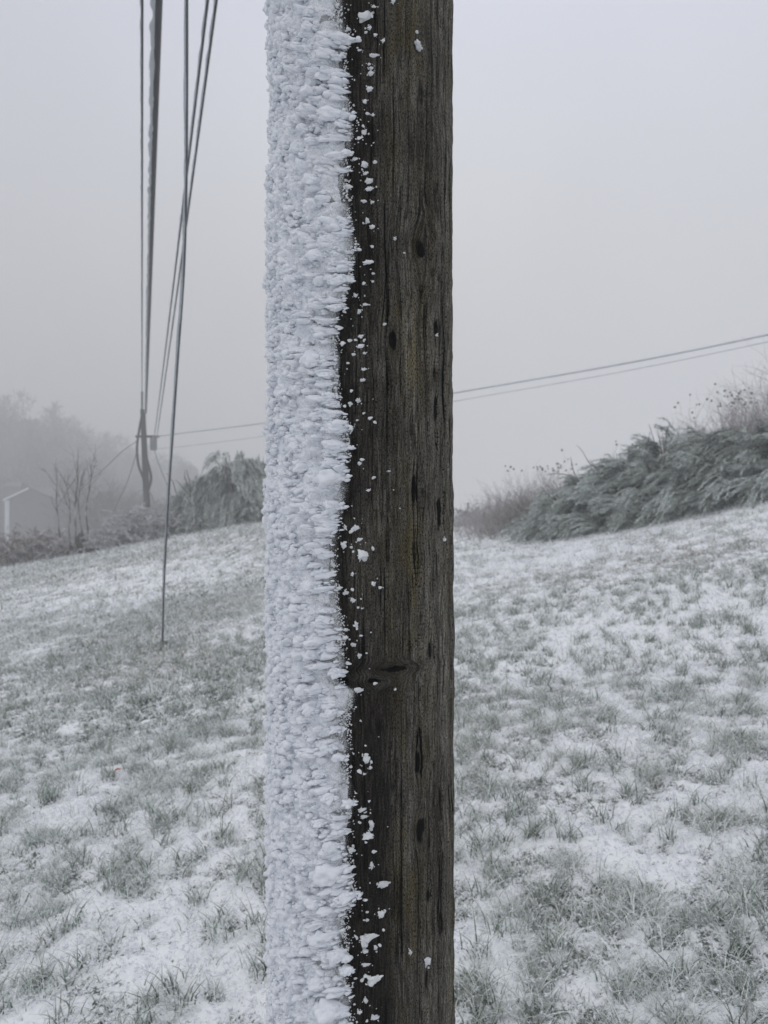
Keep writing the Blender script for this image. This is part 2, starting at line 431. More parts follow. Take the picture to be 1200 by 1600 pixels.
def scatter(n, d0, d1, wide=.92, pw=2):
    d = (RNG.random(n)*(d1**pw-d0**pw)+d0**pw)**(1/pw)
    u = (RNG.random(n)*2-1)*wide
    return u*d, d
parts = []
for n_, d0, d1, nseg, hm, wm in [(185000, 1.3, 5.2, 3, .054, .0036), (155000, 5.2, 12, 2, .062, .0080), (135000, 12, 29, 2, .085, .018)]:
    x, y = scatter(int(n_*1.7), d0, d1)
    sm = snowmask(x, y); clump = fbm(x*7, y*7, 0, 71, 2)
    keepp = RNG.random(len(x)) < np.clip(1.02-1.05*smooth(.15, .95, sm), .06, 1)*(.35+1.2*smooth(.35, .65, clump))
    x, y, sm, clump = x[keepp], y[keepp], sm[keepp], clump[keepp]
    kp = y < np.interp(x, CX, CY)+3
    x, y, sm, clump = x[kp], y[kp], sm[kp], clump[kp]
    h = hm*(.45+1.0*RNG.random(len(x))**1.3)*(.7+.8*smooth(.4, .75, clump))
    lean = .3+1.3*RNG.random(len(x))
    fr = np.clip(np.where(RNG.random(len(x)) < .6, .98, .30)+.16*RNG.standard_normal(len(x))+.2*sm, .05, 1.1)
    dd = np.clip(deadmask(x, y)*.9+.25*(RNG.random(len(x)) < .12), 0, 1)
    parts.append(blades(x, y, h, wm*(.6+.8*RNG.random(len(x))), nseg, lean, fr, dd))
# taller tufts near the camera
tx, ty = scatter(2100, 1.5, 8.5, .85)
x = (tx[:, None]+RNG.normal(0, .022, (2100, 24))).ravel(); y = (ty[:, None]+RNG.normal(0, .022, (2100, 24))).ravel()
h = .095*(.45+.9*RNG.random(len(x))); fr = np.clip(.42+.32*RNG.standard_normal(len(x)), 0, 1)
parts.append(blades(x, y, h, .0045+.002*RNG.random(len(x)), 3, .3+.9*RNG.random(len(x)), fr, (RNG.random(len(x)) < .1)*.7))
VV, FF, n_ = [], [], 0
for V, F, a, d in parts: VV.append(V); FF.append(F+n_); n_ += len(V)
g = mesh_np('grass', np.concatenate(VV), np.concatenate(FF), M_GRASS, None,
            {'frost': np.concatenate([p_[2] for p_ in parts]), 'dead': np.concatenate([p_[3] for p_ in parts])})
tag(g, 'short frosted grass blades poking through the thin snow', 'grass', kind='stuff')
print('grass verts', n_)
# crumbs of snow caught in the grass
pp = []
for n_, d0, d1, sz in [(85000, 1.5, 5.5, .0030), (56000, 5.5, 13, .0065), (26000, 13, 27, .014)]:
    x, y = scatter(n_, d0, d1); q = RNG.random(n_)
    z = G(x, y)+.004+.028*RNG.random(n_)**1.5*(sz/.003)**.3
    s = sz*(.5+1.1*RNG.random((n_, 1)))*np.array([[1.5, 1.1, .6]])
    ax = RNG.normal(size=(n_, 3)); ax[:, 2] *= .8
    pp.append(lumps(np.stack([x, y, z], -1), ax, s*[[1.5, .8, 1]], 0, .8, .3, 3))
V, F = join(pp)
tag(mesh_np('snow', V, F, M_CRUMB), 'thin crumbly snow lying between the grass blades', 'snow', kind='stuff')

# ------------------------------------------------------------------ the near pole
PC = np.array([0, 1.30]); ca = -.0215
PX, PY = 1.30*math.sin(ca), 1.30*math.cos(ca); PR = .1445
# azimuth phi about the pole: 0 faces the camera, negative turns to the photograph's left
fdir = np.array([-PX, -PY])/math.hypot(PX, PY); ldir = np.array([fdir[1], -fdir[0]])   # ldir: to the left seen from the camera
if ldir[0] > 0: ldir = -ldir
def pol(phi, z, r):
    c, s = np.cos(phi), np.sin(phi)
    return np.stack([PX+r*(fdir[0]*c-ldir[0]*s), PY+r*(fdir[1]*c-ldir[1]*s), z+0*r*c], -1)
def onpole(px, py, r=PR):          # photograph pixel -> (phi, z) on the pole's skin
    dx, dy = (px-600)/FPX, 1.0
    a = dx*dx+dy*dy; b_ = -2*(dx*PX+dy*PY); c_ = PX*PX+PY*PY-r*r
    disc = max(0, b_*b_-4*a*c_); t = (-b_-math.sqrt(disc))/(2*a)
    x, y, z = dx*t, dy*t, CAMZ+(800-py)/FPX*t
    vx, vy = x-PX, y-PY
    return math.atan2(-(vx*ldir[0]+vy*ldir[1]), vx*fdir[0]+vy*fdir[1]), z, t
POLE_TOP = 8.3
zf = np.concatenate([np.linspace(-.35, .42, 60), np.arange(.425, 2.62, .0022), np.linspace(2.63, POLE_TOP, 260)])
pf = np.concatenate([np.linspace(-np.pi, -.9, 60, endpoint=False), np.linspace(-.9, 1.75, 420, endpoint=False), np.linspace(1.75, np.pi, 50)])
PH, ZZ = np.meshgrid(pf, zf)
U = PH*PR                                   # arc length
KN = [(660, 385, 17, 30, 1.0, 1), (616, 533, 9, 26, .9, 0), (653, 70, 7, 26, .6, 0), (660, 150, 8, 30, .7, 0), (655, 235, 6, 30, .5, 0), (683, 512, 7, 22, .8, 0),
      (682, 585, 5, 30, .8, 0), (684, 640, 5, 36, .8, 0), (645, 670, 6, 16, .6, 0), (648, 770, 6, 50, .9, 0), (690, 800, 7, 36, 1, 0),
      (662, 770, 6, 14, .6, 0), (606, 850, 6, 24, .5, 0), (650, 860, 6, 28, .7, 0), (672, 1015, 5, 22, .8, 0), (660, 965, 6, 24, .6, 0),
      (655, 1190, 8, 28, .9, 0), (660, 1300, 9, 28, .9, 0), (690, 1250, 5, 34, .7, 0), (670, 1400, 5, 22, .7, 0), (690, 1440, 6, 34, .7, 0), (668, 1530, 5, 30, .7, 0),
      (618, 1046, 30, 5, 1.2, 0), (585, 1065, 18, 6, 1.1, 0), (535, 1062, 10, 9, .8, 0), (700, 860, 3, 30, .6, 0), (575, 220, 5, 22, .5, 0), (680, 300, 5, 30, .6, 0), (640, 1120, 4, 30, .4, 0)]
gu, gz = U.copy(), ZZ.copy(); pit = np.zeros_like(U); disp = np.zeros_like(U)
wob = (fbm(U*30, ZZ*30, 0, 81, 3)-.5)*2
for px, py, a, b_, s_, ring in KN:
    ph, z, t = onpole(px, py); u0 = ph*PR; k_ = t/FPX
    fore = max(.35, math.cos(ph)); au, bz = a*k_/fore, b_*k_
    du, dz = (U-u0)/au, (ZZ-z)/bz
    r2 = np.sqrt(du**2+dz**2)*(1+.6*wob)*(.75+.5*vn(U*260, ZZ*30, 0, 84))
    pit = np.maximum(pit, s_*smooth(1.0, .3, r2)*(.6 if ring else .85))
    disp -= s_*smooth(1.2, .3, r2)*(.007 if ring else .0045)
    gu = gu+au*1.0*s_*np.sign(du)*np.exp(-np.abs(du)/1.6)*np.exp(-(dz/1.5)**2)*(-.9)
    if ring:
        disp += .003*np.exp(-((r2-1.45)/.22)**2)
        pit = np.maximum(pit, .8*smooth(.55, .25, np.sqrt(((U-u0)/au-.1)**2+((ZZ-z)/bz+.15)**2)))
# long drying checks that follow the grain
for px, y0, y1, w_, s_ in [(601, 300, 520, 1.1, 1), (589, 250, 430, .9, .7), (583, 560, 800, .9, .8), (606, 640, 900, 1.0, .6), (640, 60, 330, 1.0, .7), (668, 120, 330, 1.6, 1), (684, 500, 730, 1.7, 1),
        (694, 540, 900, 1.0, .8), (672, 560, 700, 1.0, .7), (651, 700, 830, 1.4, .9), (677, 870, 1050, 1.3, .9), (648, 880, 1150, .9, .7), (655, 1130, 1230, 2.0, 1), (672, 1180, 1420, 1.2, .9),
        (690, 1230, 1560, 1.5, .9), (656, 1420, 1600, 1.3, .8), (629, 1250, 1600, .9, .6), (612, 1090, 1300, .9, .5), (702, 150, 420, 1.0, .7), (625, 430, 640, 1.0, .6), (700, 1000, 1180, 1.0, .7)]:
    ph, z0, t = onpole(px, y1); _, z1, _ = onpole(px, y0); u0 = ph*PR
    path = u0+.004*(fbm(ZZ[:, :1]*9+px, 0*ZZ[:, :1], 0, 85, 2)-.5)*2+.0016*(fbm(ZZ[:, :1]*60+px, 0*ZZ[:, :1], 0, 86, 2)-.5)*2
    env = smooth(z0-.01, z0+.03, ZZ)*smooth(z1+.01, z1-.03, ZZ)*(.4+.9*fbm(ZZ*25+px, 0*ZZ, 0, 87, 2))
    w2 = .00085*w_*(.6+.8*fbm(ZZ[:, :1]*30+px, 0*ZZ[:, :1], 0, 88, 2)); cr = env*s_*np.exp(-((gu-path)/w2)**2)
    pit = np.maximum(pit, np.clip(cr*1.3, 0, 1)); disp -= .0045*cr
# relief of the grain
gcrack = vn(gu*95+3, ZZ*2.2, 0, 91); gc2 = vn(gu*210, ZZ*5, 0, 92)
disp += -.0042*smooth(.24, .06, gcrack)-.0016*smooth(.35, .1, gc2)+.0020*(fbm(gu*60, ZZ*3, 0, 93, 3)-.5)*2
disp += .0022*(fbm(gu*14, ZZ*1.3, 0, 94, 3)-.5)*2+.0022*(fbm(gu*160, ZZ*70, 0, 95, 3)-.5)
# silhouette wander + slight taper
rr = PR*(1-.012*(np.clip(ZZ, 0, 8)-1.5))+.0016*(fbm(ZZ*4, PH*1.5, 0, 96, 3)-.5)*2*1.4+.0030*(fbm(ZZ*17, PH*5, 0, 98, 3)-.5)*2+disp
seam = np.minimum(1, (np.pi-np.abs(PH))/.15); rr = PR*(1-.012*(np.clip(ZZ, 0, 8)-1.5))*(1-seam)+rr*seam
Vp = pol(PH, ZZ, rr)
BY = [0, 50, 100, 130, 150, 180, 200, 230, 250, 290, 330, 370, 400, 430, 460, 480, 520, 560, 600, 640, 660, 680, 700, 720, 740, 760, 790, 820, 860, 900, 950, 1000,
      1040, 1060, 1080, 1100, 1120, 1150, 1180, 1200, 1230, 1260, 1290, 1310, 1340, 1380, 1400, 1420, 1440, 1480, 1500, 1530, 1560, 1600]
BXp = [533, 536, 537, 542, 539, 545, 548, 548, 540, 538, 543, 550, 552, 545, 538, 528, 523, 526, 526, 530, 540, 543, 542, 540, 540, 542, 536, 527, 521, 523, 527, 533,
       537, 524, 552, 550, 543, 540, 543, 538, 545, 549, 546, 539, 540, 548, 552, 541, 534, 541, 530, 537, 544, 548]
bp, bz_ = zip(*[onpole(x_-4, y_)[:2] for x_, y_ in zip(BXp, BY)])
bz_ = np.array(bz_)[::-1]; bp = np.array(bp)[::-1]
def phib(z):                                # azimuth where the ice ends
    z = np.asarray(z, float)
    inner = np.interp(z, bz_, bp)
    outer = -.30+.10*(fbm(z*9, 0*z, 0, 101, 3)-.5)*2
    inner = inner+.020*(fbm(z*60, 0*z, 0, 102, 3)-.5)*2
    k = smooth(bz_[0]-.05, bz_[0], z)*smooth(bz_[-1]+.05, bz_[-1], z)
    return inner*k+outer*(1-k)
PB = phib(zf)[:, None]
wetv = 1.1*np.exp(-np.maximum(0, PH-PB)/.30)+.46*np.exp(-np.maximum(0, PH-PB)/.8)
wetv = wetv+.65*smooth(1.32, 1.0, ZZ)*smooth(.55, -.05, PH)
rimev = smooth(.12, -.03, PH-PB)*(.55+.9*(fbm(ZZ*40, PH*12, 0, 97, 3)-.3))
mossv = np.exp(-((PH-.42)/.28)**2)+.7*smooth(.95, 1.3, PH)
nphi = len(pf); i = np.arange(len(zf)-1)[:, None]*nphi; j = np.arange(nphi-1)[None]
F = np.stack([i+j, i+j+1, i+nphi+j+1, i+nphi+j], -1).reshape(-1, 4)
root = empty('utility_pole', (PX, PY, float(G0(PX, PY))))
tag(root, 'thick weathered wooden pole in the foreground, its left side crusted with white rime ice', 'utility pole')
Vp = Vp.reshape(-1, 3); Vt = np.vstack([Vp, [[PX, PY, POLE_TOP+.01]]])
top = np.array([[len(Vp)-nphi+q, len(Vp)-nphi+q+1, len(Vp), len(Vp)] for q in range(nphi-1)])
at = {'grain': np.stack([gu, gz, 0*gu], -1).reshape(-1, 3), 'pit': np.clip(pit, 0, 1).ravel(), 'wet': wetv.ravel(), 'moss': mossv.ravel(), 'rime': rimev.ravel()}
at = {k_: np.concatenate([v, v[-1:]]) for k_, v in at.items()}
me_o = mesh_np('shaft', Vp, F, M_WOOD, None, {k_: v[:-1] for k_, v in at.items()}); keep(me_o, root)
capv = np.vstack([Vp[-nphi:], [[PX, PY, POLE_TOP+.012]]]); capf = np.array([[q, q+1, nphi] for q in range(nphi-1)])
keep(mesh_np('cap', capv, capf, M_BARK), root)

# ice shell
WIND = ldir                                 # the rime grew towards the left
def domes(u, v, cu, cv, seed, skew=.35, jit=.9):
    """rounded knobs on a (u, v) sheet, cells cu x cv, steep towards -u and drawn out towards +u; 0..1"""
    a, b = u/cu, v/cv; a = a+.5*(vn(b*.7, a*.2, 0, seed+5)-.5); b = b+.9*(vn(a*.6, b*.5, 0, seed+6)-.5)
    ia, ib = np.floor(a), np.floor(b); h = np.zeros(np.shape(a))
    for di in (-1, 0, 1):
        for dj in (-1, 0, 1):
            ca, cb = ia+di, ib+dj; z0 = np.zeros_like(ca)
            pa = ca+.5+jit*(_h(ca, cb, z0, seed)-.5); pb = cb+.5+jit*(_h(ca, cb, z0, seed+1)-.5)
            rad = .55+.45*_h(ca, cb, z0, seed+2); hh = .45+.55*_h(ca, cb, z0, seed+3)
            da = a-pa; da = np.where(da > 0, da*(1-skew), da*(1+skew)); db = (b-pb)+.22*da*(_h(ca, cb, z0, seed+4)-.5)*4
            h = np.maximum(h, hh*np.sqrt(np.clip(1-(da*da+db*db)/(rad*rad), 0, 1)))
    return h
def thick(phi, z):
    d = np.maximum(0, phib(z)-phi)
    t = .0055*smooth(0, .14, d)+.0065*smooth(.10, 1.0, d)
    t = t*(.75+.5*fbm(z*5, phi*2, 0, 111, 2))
    return t*smooth(-2.95, -2.4, phi)
LEFTX = ([-300, 0, 100, 200, 350, 430, 500, 600, 700, 800, 1000, 1200, 1400, 1600, 1900], [0, -3, 1, 3, -4, -6, -3, 0, -3, -6, -4, -5, -3, -3, 0])
def extra(z):                               # slight wander of the ice edge (pixels -> metres)
    py = 800-(z-CAMZ)*FPX/1.29
    return -np.interp(py, *LEFTX)*1.29/FPX
zi = np.concatenate([np.linspace(-.1, .43, 90), np.arange(.435, 2.60, .0014), np.linspace(2.61, POLE_TOP-.02, 420)])
fi = np.concatenate([np.linspace(0, .62, 330, endpoint=False), np.linspace(.62, 1, 60)])
pbz = phib(zi)[:, None]; PHI = pbz+.02-(2.97+pbz)*fi[None]**1.15
ZI = np.broadcast_to(zi[:, None], PHI.shape)
T = thick(PHI, ZI); q = pol(PHI, ZI, PR+0*PHI)
d_ = np.maximum(0, pbz-PHI)
UU = PHI*PR; near = smooth(.55, .05, d_)
uw = UU+.004*(fbm(UU*40, ZI*50, 0, 122, 2)-.5)
k1 = domes(uw, ZI, .027, .0110, 301)*near*1.35+domes(uw, ZI, .0125, .0100, 311)*(1-near)*1.1
k2 = domes(uw, ZI, .0085, .0058, 321); k3 = domes(uw, ZI, .0042, .0030, 331); soft = fbm(UU*60, ZI*70, 0, 123, 3)
cell2 = fbm(q[..., 0]*400, q[..., 1]*400, ZI*420, 125, 2)
patch = smooth(.35, .62, fbm(UU*28, ZI*34, 0, 126, 2))
amp = smooth(.0, .16, d_)
Rs = PR-.002+T-.003*amp+amp*(k1*.0068*(.35+.65*patch)+k2*.0060*(.5+.5*patch)+k3*.0028+(soft-.5)*.006+(cell2-.5)*.0016)+(cell2-.45)*.003*smooth(.0, .05, d_)*(1-amp)+extra(ZI)*smooth(.4, 1.2, d_)*.6
Rs = Rs-.006*smooth(.95, 1, np.broadcast_to(fi[None], Rs.shape))-.004*smooth(.02, .0, np.broadcast_to(fi[None], Rs.shape))
Vi = pol(PHI, ZI, Rs); nf_ = len(fi)
i = np.arange(len(zi)-1)[:, None]*nf_; j = np.arange(nf_-1)[None]
F = np.stack([i+j, i+nf_+j, i+nf_+j+1, i+j+1], -1).reshape(-1, 4)
thinv = np.exp(-(d_/.34)**1.6)*(1-.8*smooth(.25, .6, k1))*(.55+.8*fbm(UU*90, ZI*120, 0, 127, 2))
shell = mesh_np('rime_ice', Vi.reshape(-1, 3), F, M_ICE, None, {'thin': np.clip(thinv, 0, 1).ravel()}); keep(shell, root)
# feathers and knobs growing out of the shell
wd3 = np.array([WIND[0], WIND[1], 0])
def grow(phi, z, sx, sy, sz, lvl, out_=.0, rough=.4, taper=.4, seed=0, tilt=None):
    N = len(phi); rad = PR+thick(phi, z)+extra(z)*.5*smooth(.4, 1.2, phib(z)-phi)+out_
    p = pol(phi, z, rad); nrm = pol(phi, z*0, np.ones(N))-np.array([PX, PY, 0]); 
    k = smooth(-1.9, -1.2, phi)[:, None]
    ax = wd3[None]*(.75*k+.2)+nrm*(.34+.6*(1-k))+RNG.normal(0, .14, (N, 3))
    ax[:, 2] = (RNG.normal(-.10, .16, N) if tilt is None else tilt)
    return lumps(p, ax, np.stack([sx, sy, sz], -1), lvl, rough, taper, seed)
pp = []
# fine cauliflower grain over the windward side
N = 9500; z = .42+RNG.random(N)*2.2; dd = RNG.random(N)**.85*2.1+.10; phi = phib(z)-dd; okk = (phi > -2.5)&(RNG.random(N) < .12+smooth(.22, .55, dd)); z, phi, dd = z[okk], phi[okk], dd[okk]; N = len(z)
s = .0017+.0026*RNG.random(N)**2; cl_ = fbm(phi*9, z*22, 0, 131, 2); s = s*(.7+.8*smooth(.4, .7, cl_))
pp.append(grow(phi, z, s*1.5, s, s*.85, 1, out_=.0022+(cl_-.4)*.010, rough=.7))
# medium horizontal feathers
N = 1500; z = .42+RNG.random(N)*2.2; dd = .02+1.3*RNG.random(N)**1.1; phi = phib(z)-dd; okk = (dd > .42)|(fbm(z*32, dd*4, 0, 137, 2) > .53); z, phi, dd = z[okk], phi[okk], dd[okk]; N = len(z)
s = .0030+.0045*RNG.random(N)**1.8; ln = 2.3-1.0*smooth(.3, 1.0, dd)
pp.append(grow(phi, z, s*ln, s*.85, s*.80, 2, out_=.001+.005*RNG.random(N), rough=.7, seed=5))
# long horizontal feathers reaching over the edge, in loose groups
N = 620; z = .42+RNG.random(N)*2.2; dd = -.01+.42*RNG.random(N)**1.2; phi = phib(z)-dd; okk = fbm(z*26, dd*3, 0, 139, 2) > .47; z, phi, dd = z[okk], phi[okk], dd[okk]; N = len(z)
s = .0030+.0036*RNG.random(N)**1.6; pp.append(grow(phi, z, s*RNG.uniform(2.4, 4.2, N), s*.8, s*.72, 2, out_=.0015+.0045*RNG.random(N), rough=.75, taper=.55, seed=7, tilt=RNG.normal(-.08, .07, N)))
rp = 7; zk = np.repeat(z, rp)+RNG.normal(0, .8, N*rp)*np.repeat(s, rp); pk = np.repeat(phi, rp)+RNG.uniform(-3.2, 2.6, N*rp)*np.repeat(s, rp)/PR; sk_ = np.repeat(s, rp)*RNG.uniform(.2, .5, N*rp)
pp.append(grow(pk, zk, sk_*2.2, sk_*.8, sk_*.8, 1, out_=.003+.003*RNG.random(N*rp), rough=.7, seed=8))
# knobs on the far left outline
N = 1500; z = .42+RNG.random(N)*2.2; phi = -1.25-.9*RNG.random(N); s = .0036+.0040*RNG.random(N)**2
cl_ = fbm(z*30, phi*3, 0, 135, 2)
pp.append(grow(phi, z, s*1.25, s*.9, s*.95, 2, out_=.001+.009*smooth(.45, .75, cl_)*RNG.random(N), rough=.6, seed=9, tilt=RNG.normal(-.1, .3, N)))
# the big feathers one can point to in the photograph: x, y, width, height
BIG = [(537, 63, 44, 15), (490, 25, 28, 14), (490, 47, 26, 12), (517, 89, 40, 13), (515, 124, 38, 12), (493, 149, 28, 15), (528, 182, 60, 17), (485, 206, 24, 13),
       (499, 225, 30, 10), (543, 240, 18, 10), (496, 284, 35, 15), (499, 322, 32, 15), (517, 376, 36, 15), (508, 401, 41, 14), (485, 375, 24, 14), (534, 437, 44, 14),
       (482, 264, 28, 17), (520, 350, 34, 12), (528, 481, 29, 10), (496, 564, 38, 22), (514, 587, 30, 9), (517, 619, 24, 13), (502, 650, 30, 12), (493, 666, 30, 14),
       (528, 669, 44, 15), (528, 698, 44, 17), (520, 723, 32, 12), (522, 745, 48, 24), (514, 762, 32, 11), (524, 790, 41, 14), (508, 810, 38, 13), (487, 793, 32, 14),
       (490, 825, 32, 10), (482, 882, 26, 12), (490, 915, 30, 22), (515, 954, 29, 8), (511, 968, 29, 13), (479, 999, 28, 14), (498, 1021, 30, 14), (528, 1050, 23, 16),
       (485, 1075, 26, 17), (490, 1106, 26, 17), (521, 1111, 29, 13), (528, 1138, 26, 10), (514, 1168, 26, 17), (533, 1183, 22, 12), (485, 1176, 28, 16),
       (505, 1206, 24, 12), (517, 1244, 24, 17), (547, 1254, 20, 11), (505, 1282, 24, 12), (498, 1295, 28, 14), (522, 1321, 32, 14), (520, 1361, 46, 28), (547, 1399, 38, 14),
       (499, 1405, 30, 16), (505, 1461, 32, 22), (528, 1492, 34, 22), (543, 1514, 20, 14), (502, 1530, 28, 18), (522, 1574, 46, 26), (470, 440, 26, 14), (476, 610, 24, 14),
       (472, 700, 24, 12), (468, 860, 22, 12), (474, 950, 30, 16), (466, 1240, 24, 14), (480, 1345, 26, 14), (476, 1500, 26, 16)]
bphi, bzv, bs = [], [], []
for x_, y_, w_, h_ in BIG:
    ph, z_, t_ = onpole(x_, y_, PR+.004); bphi.append(ph); bzv.append(z_); bs.append((w_*t_/FPX/2, h_*t_/FPX/2))
bphi, bzv, bs = np.array(bphi), np.array(bzv), np.array(bs)
pp.append(grow(bphi, bzv, bs[:, 0]*1.0, bs[:, 1]*.9, bs[:, 1]*.95, 3, out_=.0065, rough=.55, taper=.45, seed=13, tilt=RNG.normal(-.06, .10, len(bphi))))
# each carries its own knobs and frayed tail
rep = 16; ph2 = np.repeat(bphi, rep); z2 = np.repeat(bzv, rep); w2 = np.repeat(bs[:, 0], rep); h2 = np.repeat(bs[:, 1], rep); N = len(ph2)
a_ = RNG.uniform(-1, 1.15, N); c_ = RNG.uniform(-1, 1, N)
phk = ph2+a_*w2*.95/PR; zk = z2+c_*h2*.85*np.sqrt(np.clip(1-(a_*.75)**2, .1, 1))
s = h2*(.18+.30*RNG.random(N))
pp.append(grow(phk, zk, s*1.6, s*.9, s*.8, 1, out_=.006+.007*RNG.random(N)*(a_ < .5), rough=.65, seed=17))
V, F = join(pp)
keep(mesh_np('ice_feathers', V, F, M_ICE), root)
# coarse knobs above and below the part one sees
N = 5000; z = 2.6+RNG.random(N)*(POLE_TOP-2.7); phi = phib(z)-.1-1.9*RNG.random(N); s = .008+.008*RNG.random(N)
keep(mesh_np('ice_knobs', *grow(phi, z, s*1.7, s, s*.9, 1, out_=.003), M_ICE), root)
# granular frost over the edge
pp = []
N = 15000; z = .42+RNG.random(N)*2.2; e_ = RNG.normal(0, .055, N); phi = phib(z)+e_+.012
okk = (RNG.random(N) < smooth(.13, -.03, e_))&(fbm(z*55, phi*22, 0, 141, 3) > .40+.9*np.maximum(0, e_)); z, phi = z[okk], phi[okk]; N = len(z)
s = .0006+.0011*RNG.random(N)**2.5
pp.append(lumps(pol(phi, z, PR+.0005+thick(phi, z)), RNG.normal(size=(N, 3)), np.stack([s*1.3, s, s], -1), 0, .5))
N = 300; z = .42+RNG.random(N)*2.2; phi = phib(z)+.03+np.abs(RNG.normal(0, .17, N))+.05*RNG.random(N); s = .0006+.0022*RNG.random(N)**5
pp.append(lumps(pol(phi, z, PR+.0005+0*phi), np.repeat(wd3[None], N, 0)+RNG.normal(0, .4, (N, 3)), np.stack([s*1.7, s, s], -1), 1, .5))
FL = [(584, 11, 8, 4), (571, 26, 24, 13), (614, 2, 7, 6), (578, 44, 6, 6), (587, 55, 6, 4), (599, 64, 6, 5), (653, 71, 9, 18), (562, 79, 7, 3), (584, 87, 14, 6), (577, 101, 6, 4),
      (580, 107, 7, 5), (580, 115, 9, 6), (578, 139, 11, 7), (571, 158, 6, 4), (583, 180, 5, 4), (569, 207, 9, 7), (562, 216, 9, 5), (555, 249, 10, 5), (570, 257, 10, 10),
      (572, 271, 8, 5), (577, 283, 14, 8), (578, 295, 13, 6), (545, 292, 12, 6), (582, 316, 8, 4), (569, 315, 8, 5), (574, 345, 6, 9), (582, 355, 9, 6), (582, 386, 7, 5),
      (576, 410, 18, 7), (617, 373, 5, 5), (569, 443, 6, 5), (583, 440, 5, 3), (556, 462, 7, 6), (572, 476, 10, 4), (562, 487, 6, 7), (601, 507, 6, 4), (564, 525, 9, 4),
      (536, 537, 10, 6), (564, 541, 12, 6), (553, 554, 6, 4), (570, 552, 6, 4), (569, 577, 8, 4), (567, 594, 10, 5), (560, 626, 8, 7), (548, 631, 6, 8), (576, 766, 7, 4),
      (557, 825, 10, 9), (540, 823, 5, 7), (537, 852, 7, 11), (550, 855, 9, 4), (562, 843, 11, 5), (567, 868, 19, 17), (554, 896, 10, 5), (608, 736, 5, 3), (584, 911, 9, 8),
      (594, 918, 6, 4), (552, 921, 8, 5), (541, 926, 9, 6), (552, 938, 10, 7), (566, 950, 9, 5), (557, 976, 6, 11), (541, 984, 7, 5), (556, 987, 5, 3), (564, 993, 6, 3),
      (540, 996, 10, 6), (553, 1007, 9, 7), (562, 1024, 7, 6), (561, 1078, 15, 9), (617, 1077, 5, 4), (573, 1185, 12, 12), (579, 1199, 6, 5), (570, 1209, 5, 3),
      (566, 1265, 15, 6), (569, 1276, 12, 5), (581, 1288, 8, 14), (550, 1328, 11, 9), (575, 1306, 17, 11), (600, 1381, 17, 10), (596, 1427, 13, 10), (581, 1352, 6, 9),
      (574, 1437, 6, 4), (577, 1464, 28, 12), (569, 1474, 9, 18), (587, 1480, 6, 7), (572, 1507, 13, 5), (585, 1530, 24, 13), (572, 1563, 7, 8), (586, 1589, 14, 8),
      (562, 1581, 8, 6), (667, 1501, 14, 14), (641, 1487, 6, 8), (694, 843, 8, 5), (695, 1153, 5, 4), (682, 524, 5, 4)]
fp, fz, fs = [], [], []
for x_, y_, w_, h_ in FL:
    ph, z_, t_ = onpole(x_, y_); fp.append(ph); fz.append(z_); fs.append((w_*t_/FPX*.44, h_*t_/FPX*.44))
fp, fz, fs = map(np.array, (fp, fz, fs)); N = len(fp)
nr = pol(fp, fz*0, np.ones(N))-np.array([PX, PY, 0]); ax = wd3[None]-nr*(nr@wd3)[:, None]*.8; ax[:, 2] = RNG.normal(-.15, .15, N)
pp.append(lumps(pol(fp, fz, PR+.001+0*fp), ax, np.stack([fs[:, 0], fs[:, 1]*.6, fs[:, 1]], -1), 2, .95, .3, 23, 2.9))
rep = 4; N = N*rep; ph2 = np.repeat(fp, rep)+RNG.normal(0, 1, N)*np.repeat(fs[:, 0], rep)*1.1/PR; z2 = np.repeat(fz, rep)+RNG.normal(0, 1, N)*np.repeat(fs[:, 1], rep)*1.1
s = np.repeat(fs[:, 1], rep)*(.15+.35*RNG.random(N))
pp.append(lumps(pol(ph2, z2, PR+.0005+0*ph2), RNG.normal(size=(N, 3)), np.stack([s*1.3, s, s], -1), 1, .6))
V, F = join(pp)
keep(mesh_np('frost_flecks', V, F, M_FROST), root)
# crossarm with insulators at the top of the near pole, above the frame
AY = 1.47; AZ = 7.25
V, F = box(-.75, .75, AY-.045, AY+.045, AZ-.06, AZ+.06); keep(mesh_np('crossarm', V, F, M_POLEFAR, smooth_sh=False), root)
NEARX = {'a': -.46, 'b': -.285, 'd1': .25, 'd2': .335, 'c': -.375}
for k_ in ('a', 'b', 'd1', 'd2'):
    zz = np.array([0, .02, .03, .05, .06, .09, .10, .12]); rrn = np.array([.012, .012, .035, .02, .035, .02, .03, .004])
    V, F = tubes([(np.stack([np.full(8, NEARX[k_]), np.full(8, AY), AZ+.06+zz], -1), rrn)], 12); keep(mesh_np('insulator', V, F, M_METAL), root)

# ------------------------------------------------------------------ cables
def cable(name, label, pts, rad, ice=0, icer=.0, matc=None, group=None, n=14, side=-1):
    line = catmull(pts, n); 
    o = mesh_np(name, *tubes([(line, rad)], 8), matc or M_CABLE); tag(o, label, 'cable', group)
    if ice:
        # fine resample for the crust of ice on the windward (left) side
        seg = np.r_[0, np.cumsum(np.linalg.norm(np.diff(line, axis=0), axis=1))]; Ls = np.arange(0, seg[-1], ice)
        q = np.stack([np.interp(Ls, seg, line[:, k]) for k in range(3)], -1)
        rr = icer*(.55+.9*fbm(Ls*5, 0*Ls, 0, 151, 3)); q[:, 0] += side*(rad*.75+rr*.35)
        q = q+(np.stack([fbm(Ls*9, 0*Ls+3, 0, 152+k, 2) for k in range(3)], -1)-.5)*icer*.6
        io = mesh_np('rime_ice', *tubes([(q, rr)], 8), M_CABICE); io.parent = o
    return o
FD = 43.
